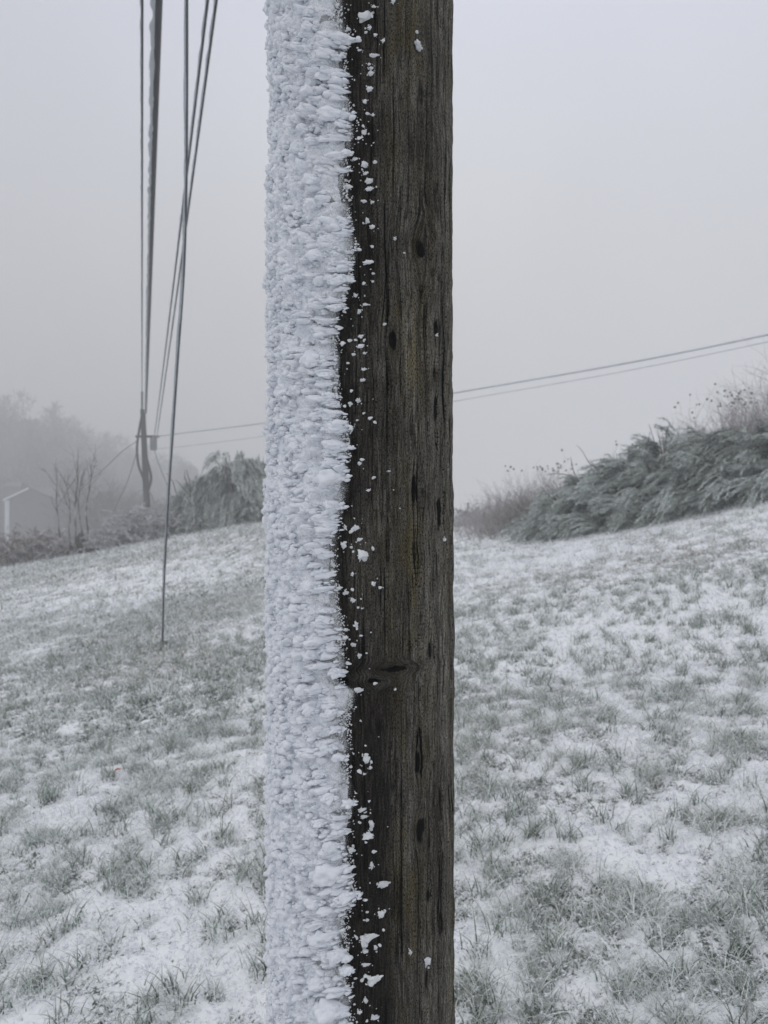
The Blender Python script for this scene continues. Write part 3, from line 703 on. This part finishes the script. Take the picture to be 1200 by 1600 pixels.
def span(far, nearx, extra_=(), nearz=AZ+.17, sag=.25):
    a = P(*far); b_ = np.array([nearx, AY, nearz]); t = np.linspace(0, 1, 14)
    q = a[None]*(1-t)[:, None]+b_[None]*t[:, None]; q[:, 2] -= sag*4*t*(1-t); return q
cable('overhead_cable', 'thin dark overhead line, leftmost of the lines rising in front of the fog', span((222, 640, FD), NEARX['a']), .015, .06, .010)
cable('overhead_cable', 'thick black overhead cable crusted with ice, second line from the left', span((228, 645, FD), NEARX['b']), .046, .05, .034)
cable('overhead_cable', 'slanting overhead wire, left one of the thin pair crossing behind the hanging line', span((240, 690, FD), NEARX['d1']), .016, .08, .011)
cable('overhead_cable', 'slanting overhead wire, right one of the thin pair crossing behind the hanging line', span((243, 695, FD), NEARX['d2']), .016, .08, .011)
gd = gdepth(255, 1010); nb = np.array([NEARX['c'], AY, AZ]); i0 = 1/gd; i1 = 1/AY; Yn = 800-(AZ-CAMZ)/AY*FPX
pts = []
for x_, y_ in [(254, 1010), (256, 930), (262, 800), (270, 680), (278, 560), (287, 430), (291, 300), (292, 150), (292, 0), (292, -300), (292, -900)]:
    pts.append(P(x_, y_, 1/(i0+(1010-y_)/(1010-Yn)*(i1-i0))))
pts.append(nb)
cable('stay_wire', 'slack grey wire hanging down to its anchor in the frosted grass', pts, .0085, .05, .0085, M_WIRE, n=16)
# wires crossing from the far pole to the right
def inv(x_, x0, d0, x1, d1): return 1/(1/d0+(x_-x0)/(x1-x0)*(1/d1-1/d0))
cable('crossing_wire', 'upper of the two distant wires rising towards the right edge', [P(x_, y_, inv(x_, 238, 43, 1200, 22)) for x_, y_ in [(234, 683), (300, 675), (420, 660), (560, 639), (710, 614), (960, 571), (1200, 523), (1500, 455), (1900, 350)]],
      .028, .15, .022, M_FROSTWIRE, 'pair of wires crossing behind the ice-crusted pole')
cable('crossing_wire', 'lower, fainter of the two distant wires rising towards the right edge', [P(x_, y_, inv(x_, 238, 43, 1200, 25)) for x_, y_ in [(236, 702), (300, 696), (420, 680), (560, 655), (710, 627), (960, 583), (1200, 534), (1500, 466), (1900, 360)]],
      .014, .2, .012, M_FROSTWIRE, 'pair of wires crossing behind the ice-crusted pole')
# anchor of the slack wire
a = P(254, 1010, gd); az = float(G(a[0], a[1]))
r_ = empty('wire_anchor', (a[0], a[1], az)); tag(r_, 'small brown anchor stub and tuft where the slack wire meets the grass', 'ground anchor')
keep(mesh_np('rod', *tubes([(np.array([[a[0], a[1], az-.15], [a[0], a[1], az+.10], [a[0]+.002, a[1], az+.17]]), .012)], 8), M_WIRE), r_)
V, F = lumps(np.array([[a[0], a[1], az+.015]]), np.array([[1., 0, 0]]), np.array([[.075, .06, .045]]), 2, .6); keep(mesh_np('stub', V, F, M_BARK), r_)

# ------------------------------------------------------------------ the distant pole
fb = P(230, 800, FD); gz0 = float(G0(fb[0], fb[1])); ft = P(223, 640, FD)
r_ = empty('utility_pole', (fb[0], fb[1], gz0)); tag(r_, 'distant dark pole in the fog where the overhead lines meet', 'utility pole')
ln = np.array([fb+(ft-fb)*t for t in np.linspace(0, 1, 9)]); ln = np.vstack([[fb[0]+.1, fb[1], gz0-.4], ln])
keep(mesh_np('shaft', *tubes([(ln, np.linspace(.20, .14, len(ln)))], 12), M_POLEFAR), r_)
p0 = P(222, 682, FD); p1 = P(246, 682, FD)
V, F = box(p0[0]-.35, p1[0]+.1, FD-.08, FD+.06, p0[2]-.06, p0[2]+.06); keep(mesh_np('crossarm', V, F, M_POLEFAR, smooth_sh=False), r_)
t0_ = P(240, 704, FD); zz = np.array([0, .02, .04, .62, .66, .72, .74]); rt = np.array([.02, .16, .19, .19, .21, .17, .01])
V, F = tubes([(np.stack([np.full(7, t0_[0]), np.full(7, FD), t0_[2]+zz], -1), rt)], 14); tr = keep(mesh_np('transformer', V, F, M_METAL), r_)
lp = catmull([P(222, 648, FD-.2), P(217, 675, FD-.25), P(214, 700, FD-.3), P(216, 725, FD-.25), P(223, 745, FD-.2), P(229, 765, FD-.18)], 8)
keep(mesh_np('cable_loop', *tubes([(lp, .07)], 8), M_CABLE), r_)
lp = catmull([P(224, 655, FD-.3), P(227, 690, FD-.35), P(229, 715, FD-.3), P(236, 745, FD-.3), P(232, 765, FD-.2)], 8)
keep(mesh_np('cable_loop', *tubes([(lp, .075)], 8), M_CABLE), r_)
pg = np.array([P(233, 768, FD-.1), P(238, 776, FD-.1), P(241, 788, FD-.1)]); keep(mesh_np('step_peg', *tubes([(pg, .05)], 6), M_METAL), r_)
jb = P(222, 622, FD); V, F = lumps(np.array([jb]), np.array([[0, 0, 1.]]), np.array([[.28, .17, .17]]), 2, .25); keep(mesh_np('splice_case', V, F, M_METAL), r_)
top_ = np.array([P(222, 640, FD), P(222, 612, FD-.6)]); keep(mesh_np('cable_tail', *tubes([(top_, .06)], 8), M_CABLE), r_)
for pts_, lab in (([(213, 690, 43), (190, 706, 44), (160, 735, 46), (120, 770, 50)], 'faint wire dropping from the distant pole towards the left, the higher one'),
                  ([(214, 705, 43), (200, 750, 42), (182, 790, 41), (165, 838, 40)], 'faint stay wire leaning down left of the distant pole, the steeper one'),
                  ([(240, 700, 43), (250, 730, 42), (262, 760, 41), (275, 800, 40)], 'faint stay wire leaning down right of the distant pole')):
    o = cable('thin_wire', lab, [P(*q) for q in pts_], .022, matc=M_WIRE)

# ------------------------------------------------------------------ plants
def plumes(base, direc, length, needles, nl, nw, droop=.5, frost=.5, fvar=.25):
    """base (N,3), direc (N,3): feathery sprays: a curved spine set with thin pointed leaves"""
    N = len(base); d = direc/np.linalg.norm(direc, axis=1, keepdims=True)
    t = np.linspace(.05, 1, needles)[None, :, None]
    L_ = length[:, None, None]
    sp = base[:, None]+d[:, None]*L_*t; sp[..., 2:3] -= droop*L_*t**2*.5
    tan = d[:, None]+np.array([0, 0, -droop])*t; tan /= np.linalg.norm(tan, axis=2, keepdims=True)
    jit = RNG.normal(size=(N, needles, 3))*.42
    nd = tan+jit; nd /= np.linalg.norm(nd, axis=2, keepdims=True)
    s = np.cross(nd, RNG.normal(size=nd.shape)); s /= np.linalg.norm(s, axis=2, keepdims=True)+1e-9
    ll = nl*(.6+.8*RNG.random((N, needles, 1)))
    A = sp-s*nw/2; B = sp+s*nw/2; T_ = sp+nd*ll; 
    V = np.stack([A, B, T_], 2).reshape(-1, 3); F = np.arange(len(V)).reshape(-1, 3)
    f = np.clip(frost+fvar*RNG.standard_normal((N, 1, 1))+.30*(t-.5)+0*ll, 0, 1)
    return V, F, np.repeat(f.reshape(-1), 3)
def ptag(name, V, F, fr, m, parent):
    return keep(mesh_np(name, V, F, m, None, {'frost': fr}), parent)
def stems(starts, dirs, lens, r0, forks=3, depth=2, wig=.12, k=7):
    lines = []
    def go(p, d, L_, r, dep):
        pts = [p]; q = p.copy(); dd = d/np.linalg.norm(d)
        for _ in range(k):
            dd = dd+RNG.normal(0, wig, 3); dd[2] += .03; dd /= np.linalg.norm(dd); q = q+dd*L_/k; pts.append(q)
        lines.append((np.array(pts), np.linspace(r, r*.35, k+1)))
        if dep > 0:
            for _ in range(forks):
                i_ = RNG.integers(2, k+1); v = dd+RNG.normal(0, .55, 3); v[2] = abs(v[2])*.8+.2
                go(pts[i_], v, L_*RNG.uniform(.3, .6), r*.5, dep-1)
    for p, d, L_ in zip(starts, dirs, lens): go(np.array(p, float), np.array(d, float), L_, r0, depth)
    return lines
def stem_mesh(name, lines, m, parent, sides=4, frost=.35):
    V, F = tubes(lines, sides); fr = np.clip(frost+.25*np.repeat(RNG.standard_normal(len(V)//sides+1), sides)[:len(V)], 0, 1)
    return ptag(name, V, F, fr, m, parent)

# right bank: windswept conifers, each laid over towards the left
def windswept(cx, cy, w_, h_, dep, label, frost, n=900, seed=0, lean=-1):
    gz_ = float(G0(cx, cy)); r_ = empty('juniper_bush', (cx, cy, gz_)); tag(r_, label, 'shrub', 'windswept frosted bushes on the bank')
    th = RNG.random(n)*2*np.pi; el = np.arcsin(RNG.random(n)); rad = RNG.random(n)**.33
    x = cx+w_*.5*np.cos(th)*np.cos(el)*rad; y = cy+dep*.5*np.sin(th)*np.cos(el)*rad
    lump = 1+.5*(fbm(x*1.3, y*1.3, 0, 161+seed, 2)-.5)
    z = G0(x, y)+.05+(h_*.92)*np.sin(el)*rad*lump
    nc = n//11; kk = RNG.integers(0, nc, n)                 # sprays grow in fans, with darker gaps between the fans
    x, y, z, el, rad = x[kk], y[kk], z[kk], el[kk], rad[kk]
    fan = RNG.normal(0, 1, (nc, 3))*np.array([.25, .3, .55]); fb_ = RNG.normal(0, .22, nc)
    b_ = np.stack([x, y, z], -1)+RNG.normal(0, .045, (n, 3))
    sw = (fbm(x*.9+z*.8, y*.9, z*1.2, 171+seed, 2)-.5)*1.6
    clf = (fbm(x*2.2+z*2, y*1.5, z*4, 191+seed, 2)-.5)*.9+fb_[kk]
    up = .30+.35*np.sin(el)*rad
    d_ = np.stack([lean*(.9+.2*RNG.random(n)), -.35+.12*RNG.standard_normal(n), up+sw*.7+.12*RNG.standard_normal(n)], -1)+fan[kk]
    ln_ = RNG.uniform(.26, .66, n)
    V, F, f = plumes(b_, d_, ln_, 54, .065, .012, .95, frost+.30+clf[:, None, None]*1.25, .08)
    ptag('foliage', V, F, f, M_JUNIPER, r_)
    st = [(cx+RNG.uniform(-.35, .35)*w_, cy+RNG.uniform(-.2, .2)*dep) for _ in range(9)]
    lines = stems([(a_, c_, float(G0(a_, c_))-.03) for a_, c_ in st], [(-.5, 0, 1)]*9, [h_*.85]*9, .022, 3, 1)
    stem_mesh('branches', lines, M_TWIG, r_, 4, .1)
    return r_
def gp(px, py, d=None):
    d = d or gdepth(px, py); q = P(px, py, d); return q[0], q[1]
for px, d, w_, h_, dp, fr, n_, lab in [
        (862, 14.0, 1.0, .50, 1.2, .40, 320, 'smallest frosted conifer bush where the bank tapers out'),
        (905, 13.6, 1.3, .85, 1.5, .40, 800, 'low windswept conifer bush second from the left end of the bank'),
        (985, 13.2, 2.0, 1.25, 1.8, .38, 1500, 'frosted conifer bush rising from the middle of the bank'),
        (1075, 12.8, 2.1, 1.25, 1.9, .42, 1600, 'frosted conifer bush with plumes laid over towards the left'),
        (1165, 12.4, 2.1, 1.10, 1.9, .42, 1600, 'frosted conifer bush below the brown twigs at the right edge'),
        (1270, 12.2, 2.3, 1.05, 2.0, .38, 1300, 'conifer bush under the brown twigs, cut by the right edge'),
        (1370, 12.0, 2.2, 1.1, 2.0, .38, 600, 'conifer bush just outside the right edge')]:
    x_ = (px-600)/FPX*d; windswept(x_, d, w_, h_, dp, lab, fr, int(n_*1.35), px)

def weeds(px, d, w_, h_, n, label, m=M_BROWN, heads=0, frost=.35, r0=.006, dep=.8, depth=2, group='dead weeds round the field edge', lean=0., name='dead_weeds', forks=3):
    cx = (px-600)/FPX*d; gz_ = float(G0(cx, d)); r_ = empty(name, (cx, d, gz_)); tag(r_, label, 'weeds' if name == 'dead_weeds' else 'shrub', group)
    st, dr, le = [], [], []
    for _ in range(n):
        a_ = cx+RNG.normal(0, .3)*w_; c_ = d+RNG.normal(0, .3)*dep
        st.append((a_, c_, float(G0(a_, c_))-.02)); dr.append((lean+RNG.normal(0, .28), RNG.normal(0, .25), 1)); le.append(h_*RNG.uniform(.45, 1.05)*(1-.5*abs(a_-cx)/w_))
    lines = stems(st, dr, le, r0, forks, depth, .16)
    stem_mesh('stems', lines, m, r_, 4, frost)
    if heads:
        ends = [l[0][-1] for l in lines if len(l[0])]; ends.sort(key=lambda q: -q[2]); ends = np.array(ends[:heads])
        s = .018*(.7+.6*RNG.random(len(ends)))
        V, F = lumps(ends, RNG.normal(size=ends.shape), np.stack([s, s, s], -1), 1, .5); ptag('seed_heads', V, F, np.full(len(V), .25), M_BROWN, r_)
    return r_
weeds(765, 16.3, 1.3, .62, 220, 'low grey weeds nearest the pole on its right', frost=.7)
weeds(802, 15.4, 1.3, .92, 260, 'bushy grey-brown weeds left of the seed heads', frost=.62)
weeds(840, 14.6, 1.0, 1.0, 200, 'brown weeds with round dark seed heads above the low bush', heads=34, frost=.3)
weeds(880, 14.2, .8, .95, 80, 'dense brown weeds against the lowest conifer bush', frost=.3)
weeds(1010, 13.6, 1.0, 1.25, 60, 'thin twigs with seed heads above the middle of the bank', heads=16, frost=.4, r0=.008)
weeds(1120, 13.2, 1.3, 1.35, 260, 'tall pale twiggy weeds sticking up above the bank', heads=40, frost=.65, r0=.009)
weeds(1200, 12.9, 1.5, 1.5, 520, 'dense brown twigs crowning the bank at the right edge', frost=.85, r0=.008)
weeds(1290, 12.8, 1.6, 1.65, 260, 'dense brown twigs beyond the right edge', frost=.5, r0=.010)

# left: weeping bush half hidden by the pole
def weeping(px, d, w_, h_, label, n, seed, base_py=None):
    cx = (px-600)/FPX*d; gz_ = float(G0(cx, d)); r_ = empty('weeping_bush', (cx, d, gz_)); tag(r_, label, 'shrub', 'drooping frosted bushes beyond the field')
    th = RNG.random(n)*2*np.pi; el = np.arcsin(RNG.random(n)**.8); rad = .55+.45*RNG.random(n)
    lob = 1+.35*(fbm(np.cos(th)*2+5, np.sin(th)*2, el*2, 181+seed, 2)-.5)*2
    o_ = np.stack([np.cos(th)*np.cos(el), np.sin(th)*np.cos(el), np.sin(el)], -1)
    b_ = np.stack([cx+w_*.5*o_[:, 0]*rad*lob, d+w_*.45*o_[:, 1]*rad*lob, gz_+h_*(.08+.92*o_[:, 2]*rad*lob)], -1)
    d_ = o_*np.array([.7, .7, .35])+RNG.normal(0, .25, (n, 3)); d_[:, 2] += .2
    nc = n//8; kk = RNG.integers(0, nc, n); fb_ = RNG.normal(0, .25, nc); b_ = b_[kk]+RNG.normal(0, .07, (n, 3)); d_ = o_[kk]*np.array([.7, .7, .35])+RNG.normal(0, .13, (n, 3))+RNG.normal(0, .22, (nc, 3))[kk]; d_[:, 2] += .2
    clf = (fbm(th*3.5+9, el*1.5, rad*3, 192+seed, 2)[kk]-.5)*1.2+fb_[kk]
    V, F, f = plumes(b_, d_, RNG.uniform(.35, .75, n), 40, .12, .020, 2.2, .86+clf[:, None, None]*1.1, .2)
    V[:, 2] = np.maximum(V[:, 2], G0(V[:, 0], V[:, 1])+.01)
    ptag('foliage', V, F, f, M_WEEP, r_)
    lines = stems([(cx+RNG.normal(0, .12)*w_, d+RNG.normal(0, .1)*w_, gz_-.05) for _ in range(14)], [(RNG.normal(0, .3), RNG.normal(0, .3), 1) for _ in range(14)], [h_*.85]*14, .05, 3, 1)
    stem_mesh('branches', lines, M_TWIG, r_, 5, .05)
weeping(318, 25.2, 2.1, 1.65, 'left, rounded part of the drooping frosted bush behind the slack wire', 1500, 1)
weeping(372, 25.6, 2.7, 2.15, 'tallest drooping grey-green bush left of the icy pole', 2300, 2)
weeping(430, 26.0, 2.4, 2.0, 'drooping frosted bush mostly hidden behind the icy pole', 1500, 3)
def tangle(px, d, w_, h_, n, label, m, frost, seed, dep=1.2, cat='shrub', group='brambles and brush at the left field edge'):
    cx = (px-600)/FPX*d; gz_ = float(G0(cx, d)); r_ = empty('bramble_clump', (cx, d, gz_)); tag(r_, label, cat, group)
    x = cx+RNG.normal(0, .28, n)*w_; y = d+RNG.normal(0, .28, n)*dep; hh = h_*np.clip(1-((x-cx)/w_)**2*1.6, .1, 1)*(.6+.8*fbm(x*1.8, y*1.8, 0, seed, 2))
    z = G0(x, y)+RNG.random(n)*hh*.85
    dr = RNG.normal(size=(n, 3)); dr[:, 2] = abs(dr[:, 2])*.9
    V, F, f = plumes(np.stack([x, y, z], -1), dr, RNG.uniform(.2, .5, n), 16, .10, .020, .9, frost, .32)
    V[:, 2] = np.maximum(V[:, 2], G0(V[:, 0], V[:, 1])+.01)
    ptag('foliage', V, F, f, m, r_)
    k_ = max(6, n//14); a_ = cx+RNG.normal(0, .28, k_)*w_; c_ = d+RNG.normal(0, .28, k_)*dep
    lines = stems([(p_, q_, float(G0(p_, q_))-.02) for p_, q_ in zip(a_, c_)], [(RNG.normal(0, .5), RNG.normal(0, .4), 1) for _ in range(k_)], [h_*.8]*k_, .012, 2, 1, .22)
    stem_mesh('stems', lines, M_BROWN, r_, 4, frost)
tangle(212, 24.2, 2.3, 1.25, 900, 'pale frosted bramble heap left of the drooping bush', M_TWIG, .85, 3)
tangle(170, 23.6, 1.6, .8, 420, 'lower end of the frosted bramble heap beside the bare sapling', M_TWIG, .8, 4)
tangle(290, 24.4, 1.8, .45, 420, 'dark low tufts at the foot of the drooping bush', M_WEEP, .50, 5)
tangle(370, 24.8, 2.2, .45, 460, 'dark low tufts between the drooping bush and the icy pole', M_WEEP, .50, 6)
tangle(55, 23.4, 2.0, .95, 560, 'brown brush at the left field edge beside the bare sapling', M_BROWN, .55, 7)
tangle(5, 23.2, 1.8, 1.05, 480, 'brown brush at the very left edge', M_BROWN, .55, 8)
tangle(-60, 23.0, 2.2, 1.0, 300, 'brown brush just outside the left edge', M_BROWN, .44, 9)
tangle(735, 18.5, 1.0, .4, 160, 'faint low tuft right beside the icy pole on the crest', M_TWIG, .5, 10)
# bare multi-stemmed sapling with a dark stool
d = 23.3; cx = (118-600)/FPX*d; gz_ = float(G0(cx, d)); r_ = empty('bare_sapling', (cx, d, gz_)); tag(r_, 'leafless sapling with several upright stems on a dark stump', 'sapling')
def pxl(L_, d=d): return [P(a_, b_, d) for a_, b_ in L_]
lines = []
for L_, r0 in (([(103, 872), (95, 850), (91, 815), (88, 780), (90, 745)], .035), ([(116, 872), (118, 840), (117, 800), (121, 750), (122, 700)], .05), ([(126, 872), (128, 835), (122, 790), (128, 740)], .04),
               ([(132, 870), (137, 830), (134, 795), (141, 760), (143, 725)], .035), ([(112, 870), (108, 830), (110, 790), (104, 760)], .025)):
    c_ = catmull(pxl(L_), 5); c_[:, 1] += RNG.normal(0, .02, len(c_)); lines.append((c_, np.linspace(r0, r0*.2, len(c_))))
    for _ in range(7):
        i_ = RNG.integers(len(c_)//2, len(c_)); v = np.array([RNG.normal(0, .5), RNG.normal(0, .5), 1.]); lines += stems([c_[i_]], [v], [RNG.uniform(.4, .9)], .010, 3, 1)
stem_mesh('stems', lines, M_TWIG, r_, 5, .12)
V, F = lumps(np.array([[cx, d, gz_+.12], [cx+.15, d-.05, gz_+.3], [cx-.22, d, gz_+.05], [cx+.4, d, gz_+.05]]), np.array([[0, 0, 1.], [0.1, 0, 1], [.3, 0, .2], [.3, 0, .2]]), np.array([[.28, .22, .2], [.30, .12, .13], [.25, .15, .12], [.25, .15, .12]]), 2, .5)
keep(mesh_np('stump', V, F, M_BARK), r_)

# fallen leaf
lx, ly = gp(183, 1222); lz = float(G(lx, ly))+.062
r = np.linspace(0, 1, 9); hw = .013*np.sin(np.pi*r)**.8*(1-.3*r); cxl = lx+.050*(r-.5); czl = lz+.01+.030*(r-.5)+.006*np.sin(r*5)
V = np.concatenate([np.stack([cxl, ly-hw, czl+hw*.5], -1), np.stack([cxl, ly+0*hw, czl], -1), np.stack([cxl, ly+hw, czl+hw*.6], -1)]); Fq = [[a_+o_, a_+1+o_, a_+10+o_, a_+9+o_] for o_ in (0, 9) for a_ in range(8)]
lf = mesh_np('fallen_leaf', V, Fq, M_LEAF); tag(lf, 'small rust-orange leaf lying on the snowy grass', 'leaf')
so = lf.modifiers.new('thickness', 'SOLIDIFY'); so.thickness = .0008

# ------------------------------------------------------------------ the valley behind: house and far wood in the fog
hd = 90.
def gable_house(px0, px1, pyr, pye, d, label, w_=7, roofm=M_ROOF, wallm=M_WALLH):
    a_ = P(px0, pye, d); b_ = P(px1, pyr, d); gz_ = float(G0(b_[0], d)); xr = b_[0]; ze, zr = a_[2], b_[2]
    r_ = empty('house', (xr-w_/2, d+4, gz_)); tag(r_, label, 'house')
    return r_, xr, ze, zr, gz_
e0 = P(8, 781, hd); e1 = P(45, 763, hd); gz_ = float(G0(e0[0], hd))-.3
r_ = empty('house', ((e0[0]+e1[0])/2, hd+4, gz_)); tag(r_, 'fog-grey house with a white corner and a pale sloping roof edge, at the left edge', 'house')
x0, x1 = e0[0]-.1, e1[0]; rise = (e1[2]-e0[2]); x2 = x1+(x1-x0)
def prism(xz, y0, y1):
    k = len(xz); V = np.array([(x, y, z) for y in (y0, y1) for x, z in xz]); return V
wl = [(x0, gz_), (x2, gz_), (x2, e0[2]-.1), (x1, e1[2]-.1), (x0, e0[2]-.1)]
me = bpy.data.meshes.new('wall'); V = prism(wl, hd+.3, hd+8); me.from_pydata([tuple(v) for v in V], [], [(0, 1, 2, 3, 4), (9, 8, 7, 6, 5)]+[(i, i+5, (i+1) % 5+5, (i+1) % 5) for i in range(5)]); me.materials.append(M_WALLH)
wo = bpy.data.objects.new('wall', me); C.objects.link(wo); keep(wo, r_)
for sx0, sz0, sx1, sz1, mm in ((x0-.3, e0[2]-.12, x1, e1[2]+.05, M_ROOF), (x1, e1[2]+.05, x2+.3, e0[2]-.12, M_ROOF)):
    V = np.array([(sx, y, sz+t) for y in (hd+.02, hd+8.3) for t in (0, .18) for sx, sz in ((sx0, sz0), (sx1, sz1))]); F = [(0, 1, 3, 2), (4, 6, 7, 5), (0, 4, 5, 1), (2, 3, 7, 6), (0, 2, 6, 4), (1, 5, 7, 3)]
    keep(mesh_np('roof', V, F, M_SNOWROOF, smooth_sh=False), r_)
V = np.array([(sx, y, sz+t) for y in (hd-.06, hd) for t in (-.12, .14) for sx, sz in ((x0-.15, e0[2]-.05), (x1, e1[2]))]); keep(mesh_np('bargeboard', V, F, M_WHITE, smooth_sh=False), r_)
V, F_ = box(x0, x0+.5, hd+.1, hd+.29, gz_, e0[2]-.05); keep(mesh_np('corner_board', V, F_, M_WHITE, smooth_sh=False), r_)
# second roof further back
for px_, py_, d_, w_, lab in ((25, 757, 98, 2.2, 'small pale roof just above the white bargeboard in the fog'), (72, 775, 96, 3.4, 'faint snowy roof right of the white bargeboard in the fog')):
    q = P(px_, py_, d_); gz_ = float(G0(q[0], d_))-.3
    r_ = empty('shed', (q[0], d_, gz_)); tag(r_, lab, 'shed')
    V, F_ = box(q[0]-w_/2, q[0]+w_/2, d_-1.2, d_+1.2, gz_, q[2]-.3); keep(mesh_np('wall', V, F_, M_WALLH, smooth_sh=False), r_)
    V = np.array([(q[0]-w_*.6, d_-1.4, q[2]-.3), (q[0]+w_*.6, d_-1.4, q[2]-.3), (q[0]+w_*.6, d_+1.4, q[2]-.3), (q[0]-w_*.6, d_+1.4, q[2]-.3), (q[0]-w_*.35, d_, q[2]+.3), (q[0]+w_*.35, d_, q[2]+.3)])
    keep(mesh_np('roof', V, np.array([(0, 1, 5, 4), (2, 3, 4, 5), (1, 2, 5, 5), (3, 0, 4, 4), (0, 3, 2, 1)])[[0, 1, 4]], M_SNOWROOF, smooth_sh=False), r_)
# far wood: one mass of crowns
pp, n_ = [], 0
xs_ = []
for _ in range(420):
    px_ = RNG.uniform(-320, 262); f_ = RNG.random(); d_ = (99 if px_ < 115 else 74)+(73 if px_ < 115 else 98)*f_
    full = np.interp(px_, [-300, 0, 60, 100, 150, 200, 262], [575, 590, 612, 640, 690, 735, 795]); low = 812
    topy = low+(full-low)*(.12+.88*f_)+RNG.uniform(-5, 60)
    q = P(px_, topy, d_); gz_ = float(G0(q[0], d_)); xs_.append((q[0], d_, gz_, q[2]))
for _ in range(220):
    px_ = RNG.uniform(-200, 300); d_ = RNG.uniform(165, 228); x_ = (px_-600)/FPX*d_; gz_ = float(G0(x_, d_)); xs_.append((x_, d_, gz_, gz_+RNG.uniform(5, 13)))
N = 130000; k_ = RNG.integers(0, 640, N); A = np.array(xs_)[k_]
t = RNG.random(N)**.75; wdt = 4.4*np.sqrt(np.clip(1-t**3, .02, 1))*(.4+.6*np.minimum(1, t*3))
B = np.stack([A[:, 0]+RNG.normal(0, .45, N)*wdt, A[:, 1]+RNG.normal(0, .45, N)*wdt, A[:, 2]+.5+(A[:, 3]-A[:, 2])*t], -1)
dr = RNG.normal(size=(N, 3))*.5; dr[:, 2] = abs(dr[:, 2])+.4
V, F, f = plumes(B, dr, RNG.uniform(.8, 2.0, N), 6, .7, .16, .4, .06, .04)
lines = [(np.array([[a_[0], a_[1], a_[2]-.3], [a_[0]+RNG.normal(0, .3), a_[1], (a_[2]+a_[3])/2], [a_[0]+RNG.normal(0, .5), a_[1], a_[3]-.5]]), np.array([.22, .15, .04])) for a_ in xs_]
Vt_, Ft_ = tubes(lines, 5); Ft3 = np.concatenate([Ft_[:, [0, 1, 2]], Ft_[:, [0, 2, 3]]])
V2, F2 = join([(V, F), (Vt_, Ft3)])
fw = mesh_np('far_wood', V2, F2, M_FAR, None, {'frost': np.concatenate([f, np.zeros(len(Vt_))])}); tag(fw, 'dark wood fading into the fog in the valley on the left', 'wood', kind='stuff')

# ------------------------------------------------------------------ haze
V, F = box(-190, 190, -50, 262, -14, 44)
hz = mesh_np('haze', V, F, None or M_METAL, smooth_sh=False)
mh = bpy.data.materials.new('haze'); mh.use_nodes = True; nh = mh.node_tree; nh.nodes.clear()
oo = nh.nodes.new('ShaderNodeOutputMaterial'); pv = nh.nodes.new('ShaderNodeVolumePrincipled')
pv.inputs['Color'].default_value = (.925, .93, .935, 1); pv.inputs['Density'].default_value = .0074; pv.inputs['Anisotropy'].default_value = .0
nh.links.new(pv.outputs[0], oo.inputs['Volume'])
hz.data.materials.clear(); hz.data.materials.append(mh); tag(hz, 'pale freezing fog filling the air', 'fog', kind='stuff')
